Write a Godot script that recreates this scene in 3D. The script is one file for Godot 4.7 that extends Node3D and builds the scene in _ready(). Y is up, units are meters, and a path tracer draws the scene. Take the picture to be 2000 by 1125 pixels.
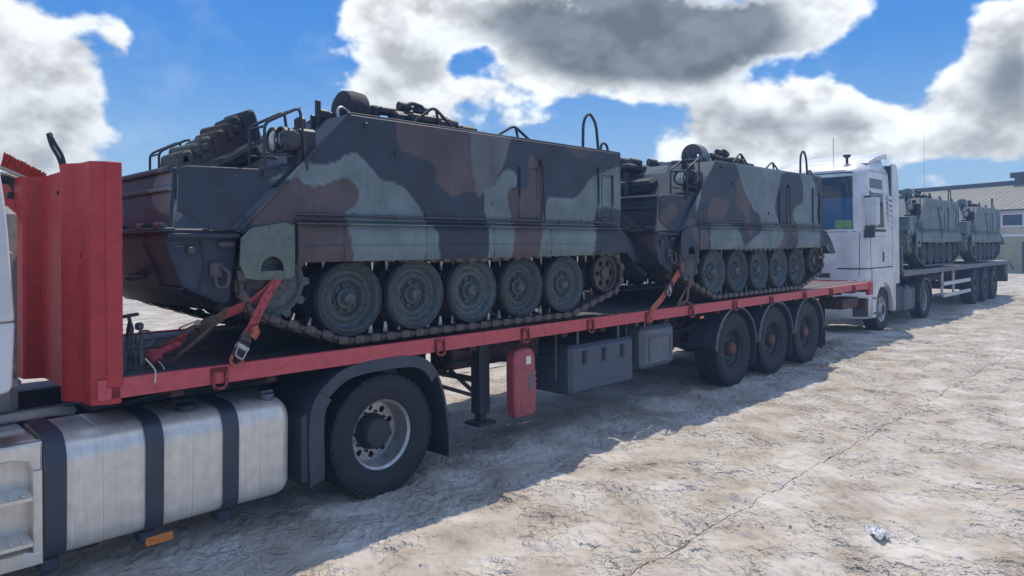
extends Node3D
# A convoy of two flatbed lorries carrying camouflaged tracked carriers, parked on a concrete yard.
# x runs along the lorries towards their rear, y is up, z points across the yard to the photographer.

const CLOUDS = [ [11.4,13.4,4.5,3.9,1.00],[11.9,8.8,4.3,3.0,1.00],[11.1,5.3,4.5,1.7,0.70],[14.3,10.8,1.9,3.1,0.50],[16.3,5.4,1.3,1.1,0.50],[16.6,14.6,0.8,1.2,0.75],
	[36.4,15.7,4.5,3.7,1.00],[34.0,18.2,3.6,1.8,0.60],[41.4,17.7,5.8,2.6,0.90],[38.0,11.8,5.8,1.8,0.80],[50.9,16.8,9.7,4.1,1.10],[61.8,15.8,8.7,2.9,1.10],[69.1,16.5,3.1,1.9,0.90],
	[53.0,12.9,9.5,1.9,0.70],[48.0,10.0,2.1,0.6,0.80],[43.8,9.4,3.3,1.6,0.50],[59.0,8.9,3.1,2.0,0.70],[64.7,9.5,5.4,2.7,1.00],[67.7,10.5,4.2,1.5,0.70],[72.5,8.6,4.7,2.2,1.00],
	[70.4,6.9,6.5,1.5,0.70],[78.7,10.7,3.1,3.0,1.10],[80.4,13.8,1.9,1.9,0.90],[81.2,9.1,2.1,3.9,0.90],[79.8,6.5,3.5,1.5,0.80],[55.8,6.0,2.4,1.0,0.60],[76.3,4.5,1.5,0.5,0.50],
	[61.7,6.2,5.6,1.6,0.50],[18.8,10.6,4.1,0.4,0.20],[19.5,9.2,3.5,0.4,0.14],
	[23.3,13.0,7.1,5.4,-1.00],[19.8,6.9,4.2,3.3,-0.80],[27.8,16.7,2.7,3.6,-0.60],[42.8,14.8,1.9,1.5,-0.85],[41.4,15.0,1.2,2.3,-0.50],[51.7,9.3,3.7,1.6,-0.80],[57.8,10.5,3.1,1.0,-0.60],
	[74.8,13.6,2.9,2.7,-1.10],[67.7,13.0,3.1,1.1,-0.50],[73.1,11.0,1.9,1.1,-0.50],[55.0,7.2,1.6,1.6,-0.40],[77.2,5.2,2.6,0.4,-0.50] ]
const GREYS = [ [54.0,18.0,9.0,2.4,0.9],[61.5,17.0,5.5,2.2,0.7],[57.40,15.60,9.24,2.04,1.10],[59.00,13.70,8.64,1.56,0.70],[48.10,18.20,7.44,2.28,0.60],[36.80,13.40,4.44,2.76,0.35],[34.40,16.70,2.88,2.64,0.15],[80.40,10.20,2.40,2.40,0.70],[81.10,12.00,1.20,1.92,0.50],
	[64.70,9.30,2.64,1.20,0.50],[67.60,8.60,3.00,1.08,0.40],[70.80,8.70,2.04,1.32,0.45],[78.70,7.00,2.04,0.84,0.30],[11.90,9.30,4.68,1.68,0.25],[11.10,12.40,4.32,1.20,0.15],[61.70,10.30,1.80,1.44,0.40],[50.90,14.50,3.96,1.20,0.35] ]

var M := {}
var T := {}
var used := {}


# ---------------------------------------------------------------- mesh building
class Mb:
	var st := SurfaceTool.new()
	var g := 1
	func _init() -> void:
		st.begin(Mesh.PRIMITIVE_TRIANGLES)
	func tri(a: Vector3, b: Vector3, c: Vector3, group := -1) -> void:   # a, b, c run counter-clockwise as seen from outside
		st.set_smooth_group(group)
		st.add_vertex(a); st.add_vertex(c); st.add_vertex(b)
	func quad(a: Vector3, b: Vector3, c: Vector3, d: Vector3, group := -1) -> void:
		tri(a, b, c, group); tri(a, c, d, group)
	func face(p: Array, out: Vector3, group := -1) -> void:
		var n: Vector3 = (p[1] - p[0]).cross(p[2] - p[0])
		if n.length_squared() < 1e-14 and p.size() > 3:
			n = (p[2] - p[0]).cross(p[3] - p[0])
		var flip := n.dot(out) < 0.0
		for i in range(1, p.size() - 1):
			if flip: tri(p[0], p[i + 1], p[i], group)
			else: tri(p[0], p[i], p[i + 1], group)
	func box(c: Vector3, s: Vector3, bevel := 0.008, turn := Basis()) -> void:
		var h := s / 2.0
		var b: float = minf(bevel, minf(h.x, minf(h.y, h.z)) * 0.8)
		var P := func(sg: Vector3, axis: int) -> Vector3:
			var v := Vector3(sg.x * (h.x - b), sg.y * (h.y - b), sg.z * (h.z - b))
			v[axis] = sg[axis] * h[axis]
			return c + turn * v
		for a in 3:
			var u := (a + 1) % 3
			var w := (a + 2) % 3
			for s1 in [-1.0, 1.0]:
				var q := []
				for k in [[-1.0, -1.0], [1.0, -1.0], [1.0, 1.0], [-1.0, 1.0]]:
					var sg := Vector3.ONE
					sg[a] = s1; sg[u] = k[0]; sg[w] = k[1]
					q.append(P.call(sg, a))
				var o := Vector3.ZERO
				o[a] = s1
				face(q, turn * o)
				for s2 in [-1.0, 1.0]:   # edges between the faces a and u
					var e1 := Vector3.ONE
					e1[a] = s1; e1[u] = s2; e1[w] = -1.0
					var e2 := e1
					e2[w] = 1.0
					var eo := Vector3.ZERO
					eo[a] = s1; eo[u] = s2
					face([P.call(e1, a), P.call(e2, a), P.call(e2, u), P.call(e1, u)], turn * eo)
		for sx in [-1.0, 1.0]:
			for sy in [-1.0, 1.0]:
				for sz in [-1.0, 1.0]:
					var sg := Vector3(sx, sy, sz)
					face([P.call(sg, 0), P.call(sg, 1), P.call(sg, 2)], turn * sg)
	func bb(x0: float, x1: float, y0: float, y1: float, z0: float, z1: float, bevel := 0.008) -> void:
		box(Vector3(x0 + x1, y0 + y1, z0 + z1) / 2.0, Vector3(absf(x1 - x0), absf(y1 - y0), absf(z1 - z0)), bevel)
	func bar(a: Vector3, b: Vector3, w: float, h: float, bevel := 0.004) -> void:   # a square bar from a to b
		var d := (b - a).normalized()
		var up := Vector3.UP if absf(d.y) < 0.9 else Vector3.RIGHT
		var s := up.cross(d).normalized()
		box((a + b) / 2.0, Vector3(a.distance_to(b), h, w), bevel, Basis(d, s.cross(d), s))
	func prism(poly: PackedVector2Array, z0: float, z1: float, xf := Transform3D(), bevel := 0.0) -> void:   # outline in x, y; drawn out along z
		var p := poly.duplicate()
		if Geometry2D.is_polygon_clockwise(p):
			p.reverse()
		var n := p.size()
		if z0 > z1:
			var t := z0
			z0 = z1; z1 = t
		var inn := p.duplicate()
		if bevel > 0.0:
			for i in n:
				var d0 := (p[i] - p[(i + n - 1) % n]).normalized()
				var d1 := (p[(i + 1) % n] - p[i]).normalized()
				var n0 := Vector2(-d0.y, d0.x)
				var n1 := Vector2(-d1.y, d1.x)
				var m := n0 + n1
				inn[i] = p[i] + m * (bevel / maxf(0.35, m.dot(n0)))
		var idx := Geometry2D.triangulate_polygon(inn)
		if idx.is_empty():
			inn = p.duplicate()
			idx = Geometry2D.triangulate_polygon(inn)
		for k in range(0, idx.size(), 3):
			var q := [inn[idx[k]], inn[idx[k + 1]], inn[idx[k + 2]]]
			face(q.map(func(v): return xf * Vector3(v.x, v.y, z1)), xf.basis * Vector3.BACK)
			face(q.map(func(v): return xf * Vector3(v.x, v.y, z0)), xf.basis * Vector3.FORWARD)
		for i in n:
			var j := (i + 1) % n
			var o := xf.basis * Vector3(p[j].y - p[i].y, p[i].x - p[j].x, 0)
			var za := z0 + bevel
			var zb := z1 - bevel
			face([xf * Vector3(p[i].x, p[i].y, za), xf * Vector3(p[j].x, p[j].y, za), xf * Vector3(p[j].x, p[j].y, zb), xf * Vector3(p[i].x, p[i].y, zb)], o)
			if bevel > 0.0:
				face([xf * Vector3(p[i].x, p[i].y, zb), xf * Vector3(p[j].x, p[j].y, zb), xf * Vector3(inn[j].x, inn[j].y, z1), xf * Vector3(inn[i].x, inn[i].y, z1)], o)
				face([xf * Vector3(p[i].x, p[i].y, za), xf * Vector3(p[j].x, p[j].y, za), xf * Vector3(inn[j].x, inn[j].y, z0), xf * Vector3(inn[i].x, inn[i].y, z0)], o)
	func lathe(prof: Array, n: int, xf := Transform3D()) -> void:   # profile of (radius, height); the outside is on the right of its course
		g += 1
		var rings := []
		for q in prof:
			var ring := PackedVector3Array()
			for j in n:
				var a := TAU * j / n
				ring.append(xf * Vector3(q.x * cos(a), q.x * sin(a), q.y))
			rings.append(ring)
		for i in prof.size() - 1:
			if i > 0:
				var d0: Vector2 = (prof[i] - prof[i - 1]).normalized()
				var d1: Vector2 = (prof[i + 1] - prof[i]).normalized()
				if d0.dot(d1) < 0.78: g += 1
			for j in n:
				var k := (j + 1) % n
				if prof[i].x > 1e-6: tri(rings[i][j], rings[i][k], rings[i + 1][k] if prof[i + 1].x > 1e-6 else rings[i + 1][j], g)
				if prof[i + 1].x > 1e-6: tri(rings[i][j] if prof[i].x > 1e-6 else rings[i][j], rings[i + 1][k], rings[i + 1][j], g)
		g += 1
	func tube(pts: Array, r: float, n := 8, closed := false, r2 := -1.0) -> void:
		g += 1
		var rings := []
		var up := Vector3(0.31, 0.83, 0.47)
		var m := pts.size()
		for i in m:
			var a: Vector3 = pts[(i + m - 1) % m] if closed or i > 0 else pts[i]
			var b: Vector3 = pts[(i + 1) % m] if closed or i < m - 1 else pts[i]
			var d := (b - a).normalized()
			var s := up.cross(d)
			if s.length() < 1e-3: s = Vector3(1, 0.2, 0.1).cross(d)
			s = s.normalized()
			up = d.cross(s)
			var rr := r if r2 < 0.0 else lerpf(r, r2, float(i) / (m - 1))
			var ring := PackedVector3Array()
			for j in n:
				var t := TAU * j / n
				ring.append(pts[i] + (s * cos(t) + up * sin(t)) * rr)
			rings.append(ring)
		for i in (m if closed else m - 1):
			var ra: PackedVector3Array = rings[i]
			var rb: PackedVector3Array = rings[(i + 1) % m]
			for j in n:
				var k := (j + 1) % n
				quad(ra[j], ra[k], rb[k], rb[j], g)
		if not closed:
			for e in [0, m - 1]:
				var o: Vector3 = (pts[0] - pts[1]) if e == 0 else (pts[m - 1] - pts[m - 2])
				face(Array(rings[e]), o)
		g += 1
	func ribbon(pts: Array, wide: Array, t: float) -> void:   # a band: half-width vectors per point, thickness t
		for i in pts.size() - 1:
			var d: Vector3 = pts[i + 1] - pts[i]
			var n0: Vector3 = d.cross(wide[i]).normalized() * t / 2.0
			var a: Vector3 = pts[i]; var b: Vector3 = pts[i + 1]
			var wa: Vector3 = wide[i]; var wb: Vector3 = wide[i + 1]
			face([a - wa + n0, a + wa + n0, b + wb + n0, b - wb + n0], n0)
			face([a - wa - n0, a + wa - n0, b + wb - n0, b - wb - n0], -n0)
			face([a - wa + n0, a - wa - n0, b - wb - n0, b - wb + n0], -wa)
			face([a + wa + n0, a + wa - n0, b + wb - n0, b + wb + n0], wa)
	func grid(rows: Array, flip := false, smooth := true) -> void:
		g += 1
		for i in rows.size() - 1:
			for j in rows[i].size() - 1:
				var a: Vector3 = rows[i][j]; var b: Vector3 = rows[i][j + 1]; var c: Vector3 = rows[i + 1][j + 1]; var d: Vector3 = rows[i + 1][j]
				if flip: quad(a, d, c, b, g if smooth else -1)
				else: quad(a, b, c, d, g if smooth else -1)
		g += 1
	func disc_holes(r1: float, r2: float, n: int, rh_r: float, rh_t: float, h: float, thick: float, xf := Transform3D()) -> void:   # a flat ring with n real holes; front at height h
		var rc := (r1 + r2) / 2.0
		var hr := (r2 - r1) / 2.0
		var ht := PI / n
		var K := 16
		for s in n:
			var t0 := TAU * s / n
			var ho := []
			var bo := []
			for k in K:
				var a := TAU * k / K
				var c := cos(a); var sn := sin(a)
				var q: float = 1.0 / maxf(absf(c), absf(sn))
				ho.append(Vector2(rc + rh_r * c, t0 + rh_t / rc * sn))
				bo.append(Vector2(rc + hr * c * q, t0 + ht * sn * q))
			var P := func(v: Vector2, z: float) -> Vector3: return xf * Vector3(v.x * cos(v.y), v.x * sin(v.y), z)
			for k in K:
				var j := (k + 1) % K
				face([P.call(ho[k], h), P.call(bo[k], h), P.call(bo[j], h), P.call(ho[j], h)], xf.basis * Vector3.BACK)
				face([P.call(ho[k], h - thick), P.call(bo[k], h - thick), P.call(bo[j], h - thick), P.call(ho[j], h - thick)], xf.basis * Vector3.FORWARD)
				var cen: Vector3 = P.call(Vector2(rc, t0), h)
				var pk: Vector3 = P.call(ho[k], h)
				face([pk, P.call(ho[j], h), P.call(ho[j], h - thick), P.call(ho[k], h - thick)], cen - pk)
	func done() -> ArrayMesh:
		st.generate_normals()
		return st.commit()


func v2(a: Array) -> PackedVector2Array:
	var p := PackedVector2Array()
	for i in range(0, a.size(), 2):
		p.append(Vector2(a[i], a[i + 1]))
	return p


func prof(a: Array) -> Array:
	var p := []
	for i in range(0, a.size(), 2):
		p.append(Vector2(a[i], a[i + 1]))
	return p


func v3(a: Array) -> Array:
	var p := []
	for i in range(0, a.size(), 3):
		p.append(Vector3(a[i], a[i + 1], a[i + 2]))
	return p


func smooth_path(pts: Array, closed := false, per := 6) -> Array:   # Catmull-Rom through the points
	var out := []
	var n := pts.size()
	for i in (n if closed else n - 1):
		var p0 = pts[(i + n - 1) % n] if closed or i > 0 else pts[i]
		var p1 = pts[i]
		var p2 = pts[(i + 1) % n]
		var p3 = pts[(i + 2) % n] if closed or i < n - 2 else p2
		for k in per:
			var t := float(k) / per
			out.append(0.5 * ((2.0 * p1) + (p2 - p0) * t + (2.0 * p0 - 5.0 * p1 + 4.0 * p2 - p3) * t * t + (3.0 * p1 - p0 - 3.0 * p2 + p3) * t * t * t))
	if not closed: out.append(pts[n - 1])
	return out


func round_corners(pts: Array, r: float, n := 4) -> Array:   # a path whose inner corners are rounded
	var out := [pts[0]]
	for i in range(1, pts.size() - 1):
		var a = pts[i] + (pts[i - 1] - pts[i]).normalized() * minf(r, pts[i].distance_to(pts[i - 1]) * 0.45)
		var b = pts[i] + (pts[i + 1] - pts[i]).normalized() * minf(r, pts[i].distance_to(pts[i + 1]) * 0.45)
		for k in n + 1:
			var t := float(k) / n
			out.append(a * (1 - t) * (1 - t) + pts[i] * 2.0 * t * (1 - t) + b * t * t)
	out.append(pts[pts.size() - 1])
	return out


func rounded_poly(p: PackedVector2Array, r: Array, n := 5) -> PackedVector2Array:
	var out := PackedVector2Array()
	var m := p.size()
	for i in m:
		var rr: float = minf(r[i % r.size()], 0.46 * minf(p[i].distance_to(p[(i + m - 1) % m]), p[i].distance_to(p[(i + 1) % m])))
		if rr <= 0.0:
			out.append(p[i]); continue
		var a := p[i] + (p[(i + m - 1) % m] - p[i]).normalized() * rr
		var b := p[i] + (p[(i + 1) % m] - p[i]).normalized() * rr
		for k in n + 1:
			var t := float(k) / n
			out.append(a * (1 - t) * (1 - t) + p[i] * 2.0 * t * (1 - t) + b * t * t)
	return out


func numbered(called: String) -> String:
	var k: int = used.get(called, 0)
	used[called] = k + 1
	return called if k == 0 else "%s_%03d" % [called, k]


func thing(called: String, label: String, category: String, at := Vector3.ZERO, turn := 0.0, group := "") -> Node3D:
	var o := Node3D.new()
	o.name = numbered(called)
	add_child(o, true)
	o.position = at
	o.rotation.y = turn
	tag(o, label, category, group)
	return o


func tag(o: Node3D, label: String, category: String, group := "") -> Node3D:
	o.set_meta("label", label)
	o.set_meta("category", category)
	if group: o.set_meta("group", group)
	return o


func obj(called: String, m, mat: Material, parent: Node = null) -> MeshInstance3D:
	var o := MeshInstance3D.new()
	if parent == null or parent == self:
		o.name = numbered(called)
		parent = self
	else:
		o.name = called
	o.mesh = m.done() if m is Mb else m
	o.material_override = mat
	parent.add_child(o, true)
	return o


func part(called: String, parent: Node, at := Vector3.ZERO) -> Node3D:   # a part that has sub-parts only
	var o := Node3D.new()
	o.name = called
	parent.add_child(o, true)
	o.position = at
	return o


# ---------------------------------------------------------------- textures and materials
func noise_tex(key: String, size: int, freq: float, type: int, octaves: int, stops: Array, as_height := false, sd := 1, fractal := FastNoiseLite.FRACTAL_FBM, warp := 0.0) -> void:
	var n := FastNoiseLite.new()
	n.seed = sd
	n.noise_type = type
	n.frequency = freq
	n.fractal_type = fractal
	n.fractal_octaves = octaves
	if type == FastNoiseLite.TYPE_CELLULAR:
		n.cellular_return_type = FastNoiseLite.RETURN_DISTANCE2_SUB
		n.cellular_jitter = 1.0
	if warp > 0.0:
		n.domain_warp_enabled = true
		n.domain_warp_amplitude = warp
		n.domain_warp_frequency = freq * 1.7
		n.domain_warp_fractal_octaves = 3
	var t := NoiseTexture2D.new()
	t.width = size
	t.height = size
	t.seamless = true
	t.seamless_blend_skirt = 0.15
	t.noise = n
	t.generate_mipmaps = false
	if stops.size():
		var g := Gradient.new()
		var o := PackedFloat32Array()
		var c := PackedColorArray()
		for s in stops:
			o.append(s[0])
			c.append(s[1] if s[1] is Color else Color(s[1], s[1], s[1]))
		g.offsets = o
		g.colors = c
		t.color_ramp = g
	T[key] = t


func mk(key: String, col: Color, rough: float, metal := 0.0, tex := "", scale := 1.0, bump := "", bump_cm := 0.0, bump_scale := 0.0) -> StandardMaterial3D:   # col is linear
	var m := StandardMaterial3D.new()
	m.resource_name = key
	m.albedo_color = col.linear_to_srgb()
	m.roughness = rough
	m.metallic = metal
	if tex or bump:
		m.uv1_triplanar = true
		m.uv1_triplanar_sharpness = 6.0
		m.uv1_scale = Vector3.ONE * scale
	if tex: m.albedo_texture = T[tex]
	if bump:
		m.heightmap_enabled = true
		m.heightmap_texture = T[bump]
		m.heightmap_scale = bump_cm
	M[key] = m
	return m


func fill_poly(im: Image, pts: Array, col: Color, x0: float, sx: float, sy: float) -> void:   # paint a smooth blob, row by row
	var p := PackedVector2Array()
	for q in smooth_path(pts, true, 7):
		p.append(Vector2((q.x - x0) * sx, im.get_height() - q.y * sy))
	var lo := 1e9
	var hi := -1e9
	for q in p:
		lo = minf(lo, q.y); hi = maxf(hi, q.y)
	for y in range(maxi(0, int(lo)), mini(im.get_height() - 1, int(hi) + 1) + 1):
		var xs := []
		for i in p.size():
			var a := p[i]
			var b := p[(i + 1) % p.size()]
			var yy := y + 0.5
			if (a.y <= yy) != (b.y <= yy):
				xs.append(a.x + (b.x - a.x) * (yy - a.y) / (b.y - a.y))
		xs.sort()
		for k in range(0, xs.size() - 1, 2):
			im.fill_rect(Rect2i(int(round(xs[k])), y, int(round(xs[k + 1])) - int(round(xs[k])), 1), col)


func camo_texture(kind: int) -> ImageTexture:   # 6 m by 3 m of painted camouflage; x from -1.8 m
	var W := 1024
	var H := 512
	var sx := W / 6.0
	var sy := H / 3.0
	var green := Color(0.140, 0.188, 0.202)
	var brown := Color(0.086, 0.066, 0.074)
	var black := Color(0.026, 0.038, 0.062)
	var im := Image.create(W, H, false, Image.FORMAT_RGB8)
	im.fill(black.linear_to_srgb())
	if kind == 0:
		var b := [
			[green, [-0.70,1.30, -0.59,1.37,-0.42,1.46,-0.28,1.45,-0.15,1.49,-0.08,1.54,0.02,1.57,0.09,1.53,0.18,1.45,0.28,1.37,0.41,1.35,0.51,1.31,0.60,1.23,0.70,1.10,0.73,1.02,0.83,0.95,0.85,0.81,0.81,0.62,-0.07,0.62,-0.06,0.94,-0.08,1.08,0.01,1.14,0.05,1.23,0.02,1.31,-0.08,1.36,-0.20,1.32,-0.32,1.28,-0.42,1.29,-0.53,1.32]],
			[brown, [-0.53,1.32,-0.42,1.29,-0.32,1.28,-0.20,1.32,-0.08,1.36,0.02,1.31,0.05,1.23,0.01,1.14,-0.08,1.08,-0.06,0.94,-0.07,0.62,-0.68,0.62,-0.83,1.04]],
			[brown, [0.45,1.95,0.63,1.95,1.37,1.95,1.37,1.67,1.43,1.33,1.20,1.31,1.05,1.26,0.93,1.32,0.85,1.40,0.83,1.53,0.70,1.58,0.51,1.62,0.44,1.67]],
			[green.lerp(brown, 0.55), [1.30,1.95,1.79,1.95,1.76,1.75,1.69,1.59,1.55,1.38,1.44,1.33,1.33,1.31]],
			[green, [1.44,1.33,1.55,1.38,1.67,1.52,1.78,1.56,1.87,1.51,1.87,1.40,1.77,1.35,1.76,1.21,1.81,1.06,1.82,0.62,1.49,0.62,1.45,1.05]],
			[brown, [1.77,1.35,2.02,1.41,2.07,1.73,2.24,1.54,2.22,1.07,2.21,0.62,1.82,0.62,1.81,1.06,1.76,1.21]],
			[green, [2.38,1.31,2.75,1.32,2.93,1.44,3.07,1.56,3.26,1.63,3.75,1.72,3.79,1.24,3.25,1.23,3.11,1.08,2.99,0.62,2.23,0.62,2.23,1.01,2.31,1.23]],
			[brown.lerp(black, 0.3), [2.63,1.95,3.12,1.95,2.98,1.78,2.80,1.76]],
			[green, [-1.75,1.05,-1.45,1.10,-1.38,1.22,-1.5,1.34,-1.78,1.30]],
			[brown, [-0.2,2.2,0.8,2.15,1.2,2.5,0.3,2.8]],
			[green, [1.6,2.1,2.6,2.15,2.9,2.6,1.9,2.7]],
		]
		for q in b:
			var pts := []
			for v in v2(q[1]): pts.append(v)
			fill_poly(im, pts, q[0].linear_to_srgb(), -1.8, sx, sy)
	else:
		var n := FastNoiseLite.new()
		n.seed = 40 + kind
		n.frequency = 0.9
		n.fractal_octaves = 2
		n.fractal_gain = 0.35
		var cg := green.linear_to_srgb()
		var cb := brown.linear_to_srgb()
		for y in H:
			for x in W:
				var a := n.get_noise_2d(x / sx, y / sy)
				var c := n.get_noise_2d(x / sx + 40.0, y / sy * 1.2)
				if c > (0.34 if kind == 1 else 2.0): im.set_pixel(x, y, cb)
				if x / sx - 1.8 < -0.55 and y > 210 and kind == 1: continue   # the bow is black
				if a > (0.0 if kind == 1 else -0.52): im.set_pixel(x, y, cg)
	im.resize(W / 4, H / 4, Image.INTERPOLATE_BILINEAR)   # sprayed edges are a little soft
	im.resize(W, H, Image.INTERPOLATE_CUBIC)
	# dust, faint runs of dirt and patchy fading of the paint
	var f := FastNoiseLite.new()
	f.seed = 7 + kind
	f.frequency = 0.012
	f.fractal_octaves = 5
	var r := FastNoiseLite.new()
	r.seed = 17 + kind
	r.frequency = 0.09
	r.fractal_octaves = 3
	var data := im.get_data()
	for y in H:
		for x in W:
			var a := f.get_noise_2d(x, y) * 0.20 + r.get_noise_2d(x * 1.6, y * 0.12) * 0.07 + r.get_noise_2d(x * 3.0, y * 3.0) * 0.05
			var i := (y * W + x) * 3
			for k in 3:
				var val := data[i + k]
				data[i + k] = clampi(int(val + (val * 0.8 + 12.0) * a), 0, 255)
	im = Image.create_from_data(W, H, false, Image.FORMAT_RGB8, data)
	var rng := RandomNumberGenerator.new()
	rng.seed = 100 + kind
	for k in 420:                                      # chips and short scratches
		var px := rng.randi_range(2, W - 12)
		var py := rng.randi_range(2, H - 6)
		var c := im.get_pixel(px, py).lerp([Color(0.62, 0.60, 0.56), Color(0.16, 0.12, 0.10)][k % 2], rng.randf_range(0.15, 0.5))
		im.fill_rect(Rect2i(px, py, rng.randi_range(1, 2) if k % 3 else rng.randi_range(3, 9), 1), c)
	return ImageTexture.create_from_image(im)


func camo_material(kind: int) -> StandardMaterial3D:
	var m := StandardMaterial3D.new()
	m.resource_name = "camouflage_paint_%d" % kind
	m.albedo_texture = camo_texture(kind)
	m.uv1_triplanar = true
	m.uv1_triplanar_sharpness = 8.0
	m.uv1_scale = Vector3(1.0 / 6.0, 1.0 / 3.0, 1.0 / 6.0)
	m.uv1_offset = Vector3(0.3, 0, 0)
	m.roughness = 0.60
	m.heightmap_enabled = true
	m.heightmap_texture = T.dents
	m.heightmap_scale = 0.5
	return m


func make_materials() -> void:
	var S := FastNoiseLite.TYPE_SIMPLEX_SMOOTH
	noise_tex("grime", 512, 0.010, S, 5, [[0.0, 0.86], [0.40, 0.94], [0.6, 0.985], [1.0, 1.0]], false, 3)
	noise_tex("soot", 512, 0.014, S, 5, [[0.0, 0.72], [0.35, 0.86], [0.6, 1.0], [1.0, 1.0]], false, 5)
	noise_tex("dents", 512, 0.006, S, 4, [], true, 9)
	noise_tex("grit", 512, 0.05, S, 4, [], true, 11)
	noise_tex("wear", 1024, 0.013, S, 6, [[0.0, Color(0.55, 0.47, 0.45)], [0.07, Color(0.66, 0.58, 0.56)], [0.11, Color(0.92, 0.91, 0.91)], [0.42, Color(0.95, 0.95, 0.95)], [0.62, Color(1, 1, 1)], [0.80, Color(0.97, 1.0, 1.0)], [0.86, Color(0.99, 1.0, 1.0)], [1.0, Color(1, 1, 1)]], false, 17)
	noise_tex("rust", 512, 0.016, S, 5, [[0.0, Color(0.55, 0.36, 0.26)], [0.40, Color(0.68, 0.52, 0.42)], [0.55, Color(0.95, 0.93, 0.92)], [1.0, Color(1, 1, 1)]], false, 13)
	# brushed, rain-streaked aluminium: streaks run down the tank
	var n := FastNoiseLite.new()
	n.seed = 21
	n.frequency = 0.03
	n.fractal_octaves = 4
	var im := Image.create(512, 512, false, Image.FORMAT_RGB8)
	for y in 512:
		for x in 512:
			var a := 0.93 + 0.035 * n.get_noise_2d(x * 1.3, y * 0.06) + 0.035 * n.get_noise_2d(x * 6.0, y * 0.15 + 90.0) + 0.06 * n.get_noise_2d(x * 0.5 + 300.0, y * 0.5)
			im.set_pixel(x, y, Color(a, a * 0.985, a * 0.955))
	T.streak = ImageTexture.create_from_image(im)
	mk("red_rail", Color(0.57, 0.088, 0.106), 0.5, 0.0, "wear", 0.8, "dents", 0.5)
	mk("red", Color(0.46, 0.038, 0.046), 0.55, 0.0, "wear", 0.55, "dents", 0.4)
	mk("red_dull", Color(0.30, 0.045, 0.050), 0.6, 0.0, "rust", 1.1, "grit", 0.1)
	mk("red_plastic", Color(0.40, 0.080, 0.100), 0.45, 0.0, "grime", 2.0)
	mk("strap_red", Color(0.42, 0.070, 0.085), 0.85, 0.0, "soot", 3.0, "grit", 0.08)
	mk("strap_orange", Color(0.46, 0.120, 0.075), 0.85, 0.0, "soot", 3.0, "grit", 0.08)
	mk("strap_dirty", Color(0.14, 0.100, 0.080), 0.9, 0.0, "soot", 3.0, "grit", 0.08)
	mk("dark", Color(0.030, 0.036, 0.050), 0.55, 0.0, "grime", 1.0, "grit", 0.1)
	mk("dark_plastic", Color(0.042, 0.055, 0.082), 0.42, 0.0, "grime", 0.8)
	mk("box_grey", Color(0.060, 0.085, 0.130), 0.45, 0.0, "grime", 1.0)
	mk("bluegrey", Color(0.115, 0.140, 0.180), 0.45, 0.0, "grime", 1.0)
	mk("frame_brown", Color(0.075, 0.036, 0.036), 0.7, 0.0, "rust", 1.0)
	mk("rubber", Color(0.018, 0.022, 0.030), 0.72, 0.0, "grime", 1.2, "grit", 0.12)
	mk("rubber_dusty", Color(0.050, 0.056, 0.068), 0.85, 0.0, "soot", 2.0, "grit", 0.12)
	mk("steel", Color(0.46, 0.47, 0.48), 0.34, 0.65, "grime", 2.0)
	mk("zinc", Color(0.46, 0.46, 0.46), 0.35, 0.7, "grime", 3.0)
	mk("steel_dark", Color(0.10, 0.10, 0.105), 0.5, 0.5, "grime", 2.0)
	mk("track", Color(0.115, 0.098, 0.096), 0.48, 0.45, "soot", 2.5, "grit", 0.2)
	mk("horn", Color(0.62, 0.62, 0.60), 0.30, 0.85)
	mk("aluminium", Color(0.84, 0.83, 0.81), 0.33, 0.35, "streak", 1.0, "dents", 0.15)
	mk("deck", Color(0.052, 0.054, 0.062), 0.60, 0.0, "soot", 1.6, "grit", 0.25)
	mk("deck_pale", Color(0.30, 0.30, 0.30), 0.6, 0.0, "soot", 1.0, "grit", 0.2)
	mk("white", Color(0.68, 0.70, 0.72), 0.30, 0.0, "grime", 0.25)
	mk("white_trim", Color(0.60, 0.62, 0.64), 0.45, 0.0, "grime", 1.0)
	mk("grey_plastic", Color(0.27, 0.28, 0.28), 0.55, 0.0, "grime", 1.4)
	mk("glass", Color(0.02, 0.03, 0.045), 0.06)
	mk("glass_sky_tint", Color(0.030, 0.085, 0.180), 0.08)  # blue of the reflected sky is painted into this glass colour
	mk("hivis", Color(0.16, 0.36, 0.12), 0.8, 0.0, "grime", 3.0)
	mk("lamp_glass", Color(0.50, 0.53, 0.50), 0.12, 0.25)
	mk("lens_red", Color(0.35, 0.02, 0.02), 0.2)
	mk("amber", Color(0.75, 0.24, 0.05), 0.35, 0.0, "grime", 4.0)
	mk("orange_hub", Color(0.22, 0.075, 0.050), 0.6, 0.0, "rust", 4.0)
	mk("khaki", Color(0.095, 0.110, 0.088), 0.85, 0.0, "soot", 2.0, "grit", 0.3)
	mk("tarp_brown", Color(0.075, 0.052, 0.048), 0.85, 0.0, "soot", 2.0, "grit", 0.3)
	mk("tarp_dark", Color(0.030, 0.036, 0.050), 0.8, 0.0, "soot", 2.0, "grit", 0.3)
	mk("wheel_paint", Color(0.078, 0.101, 0.110), 0.58, 0.0, "soot", 2.2, "grit", 0.1)
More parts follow.
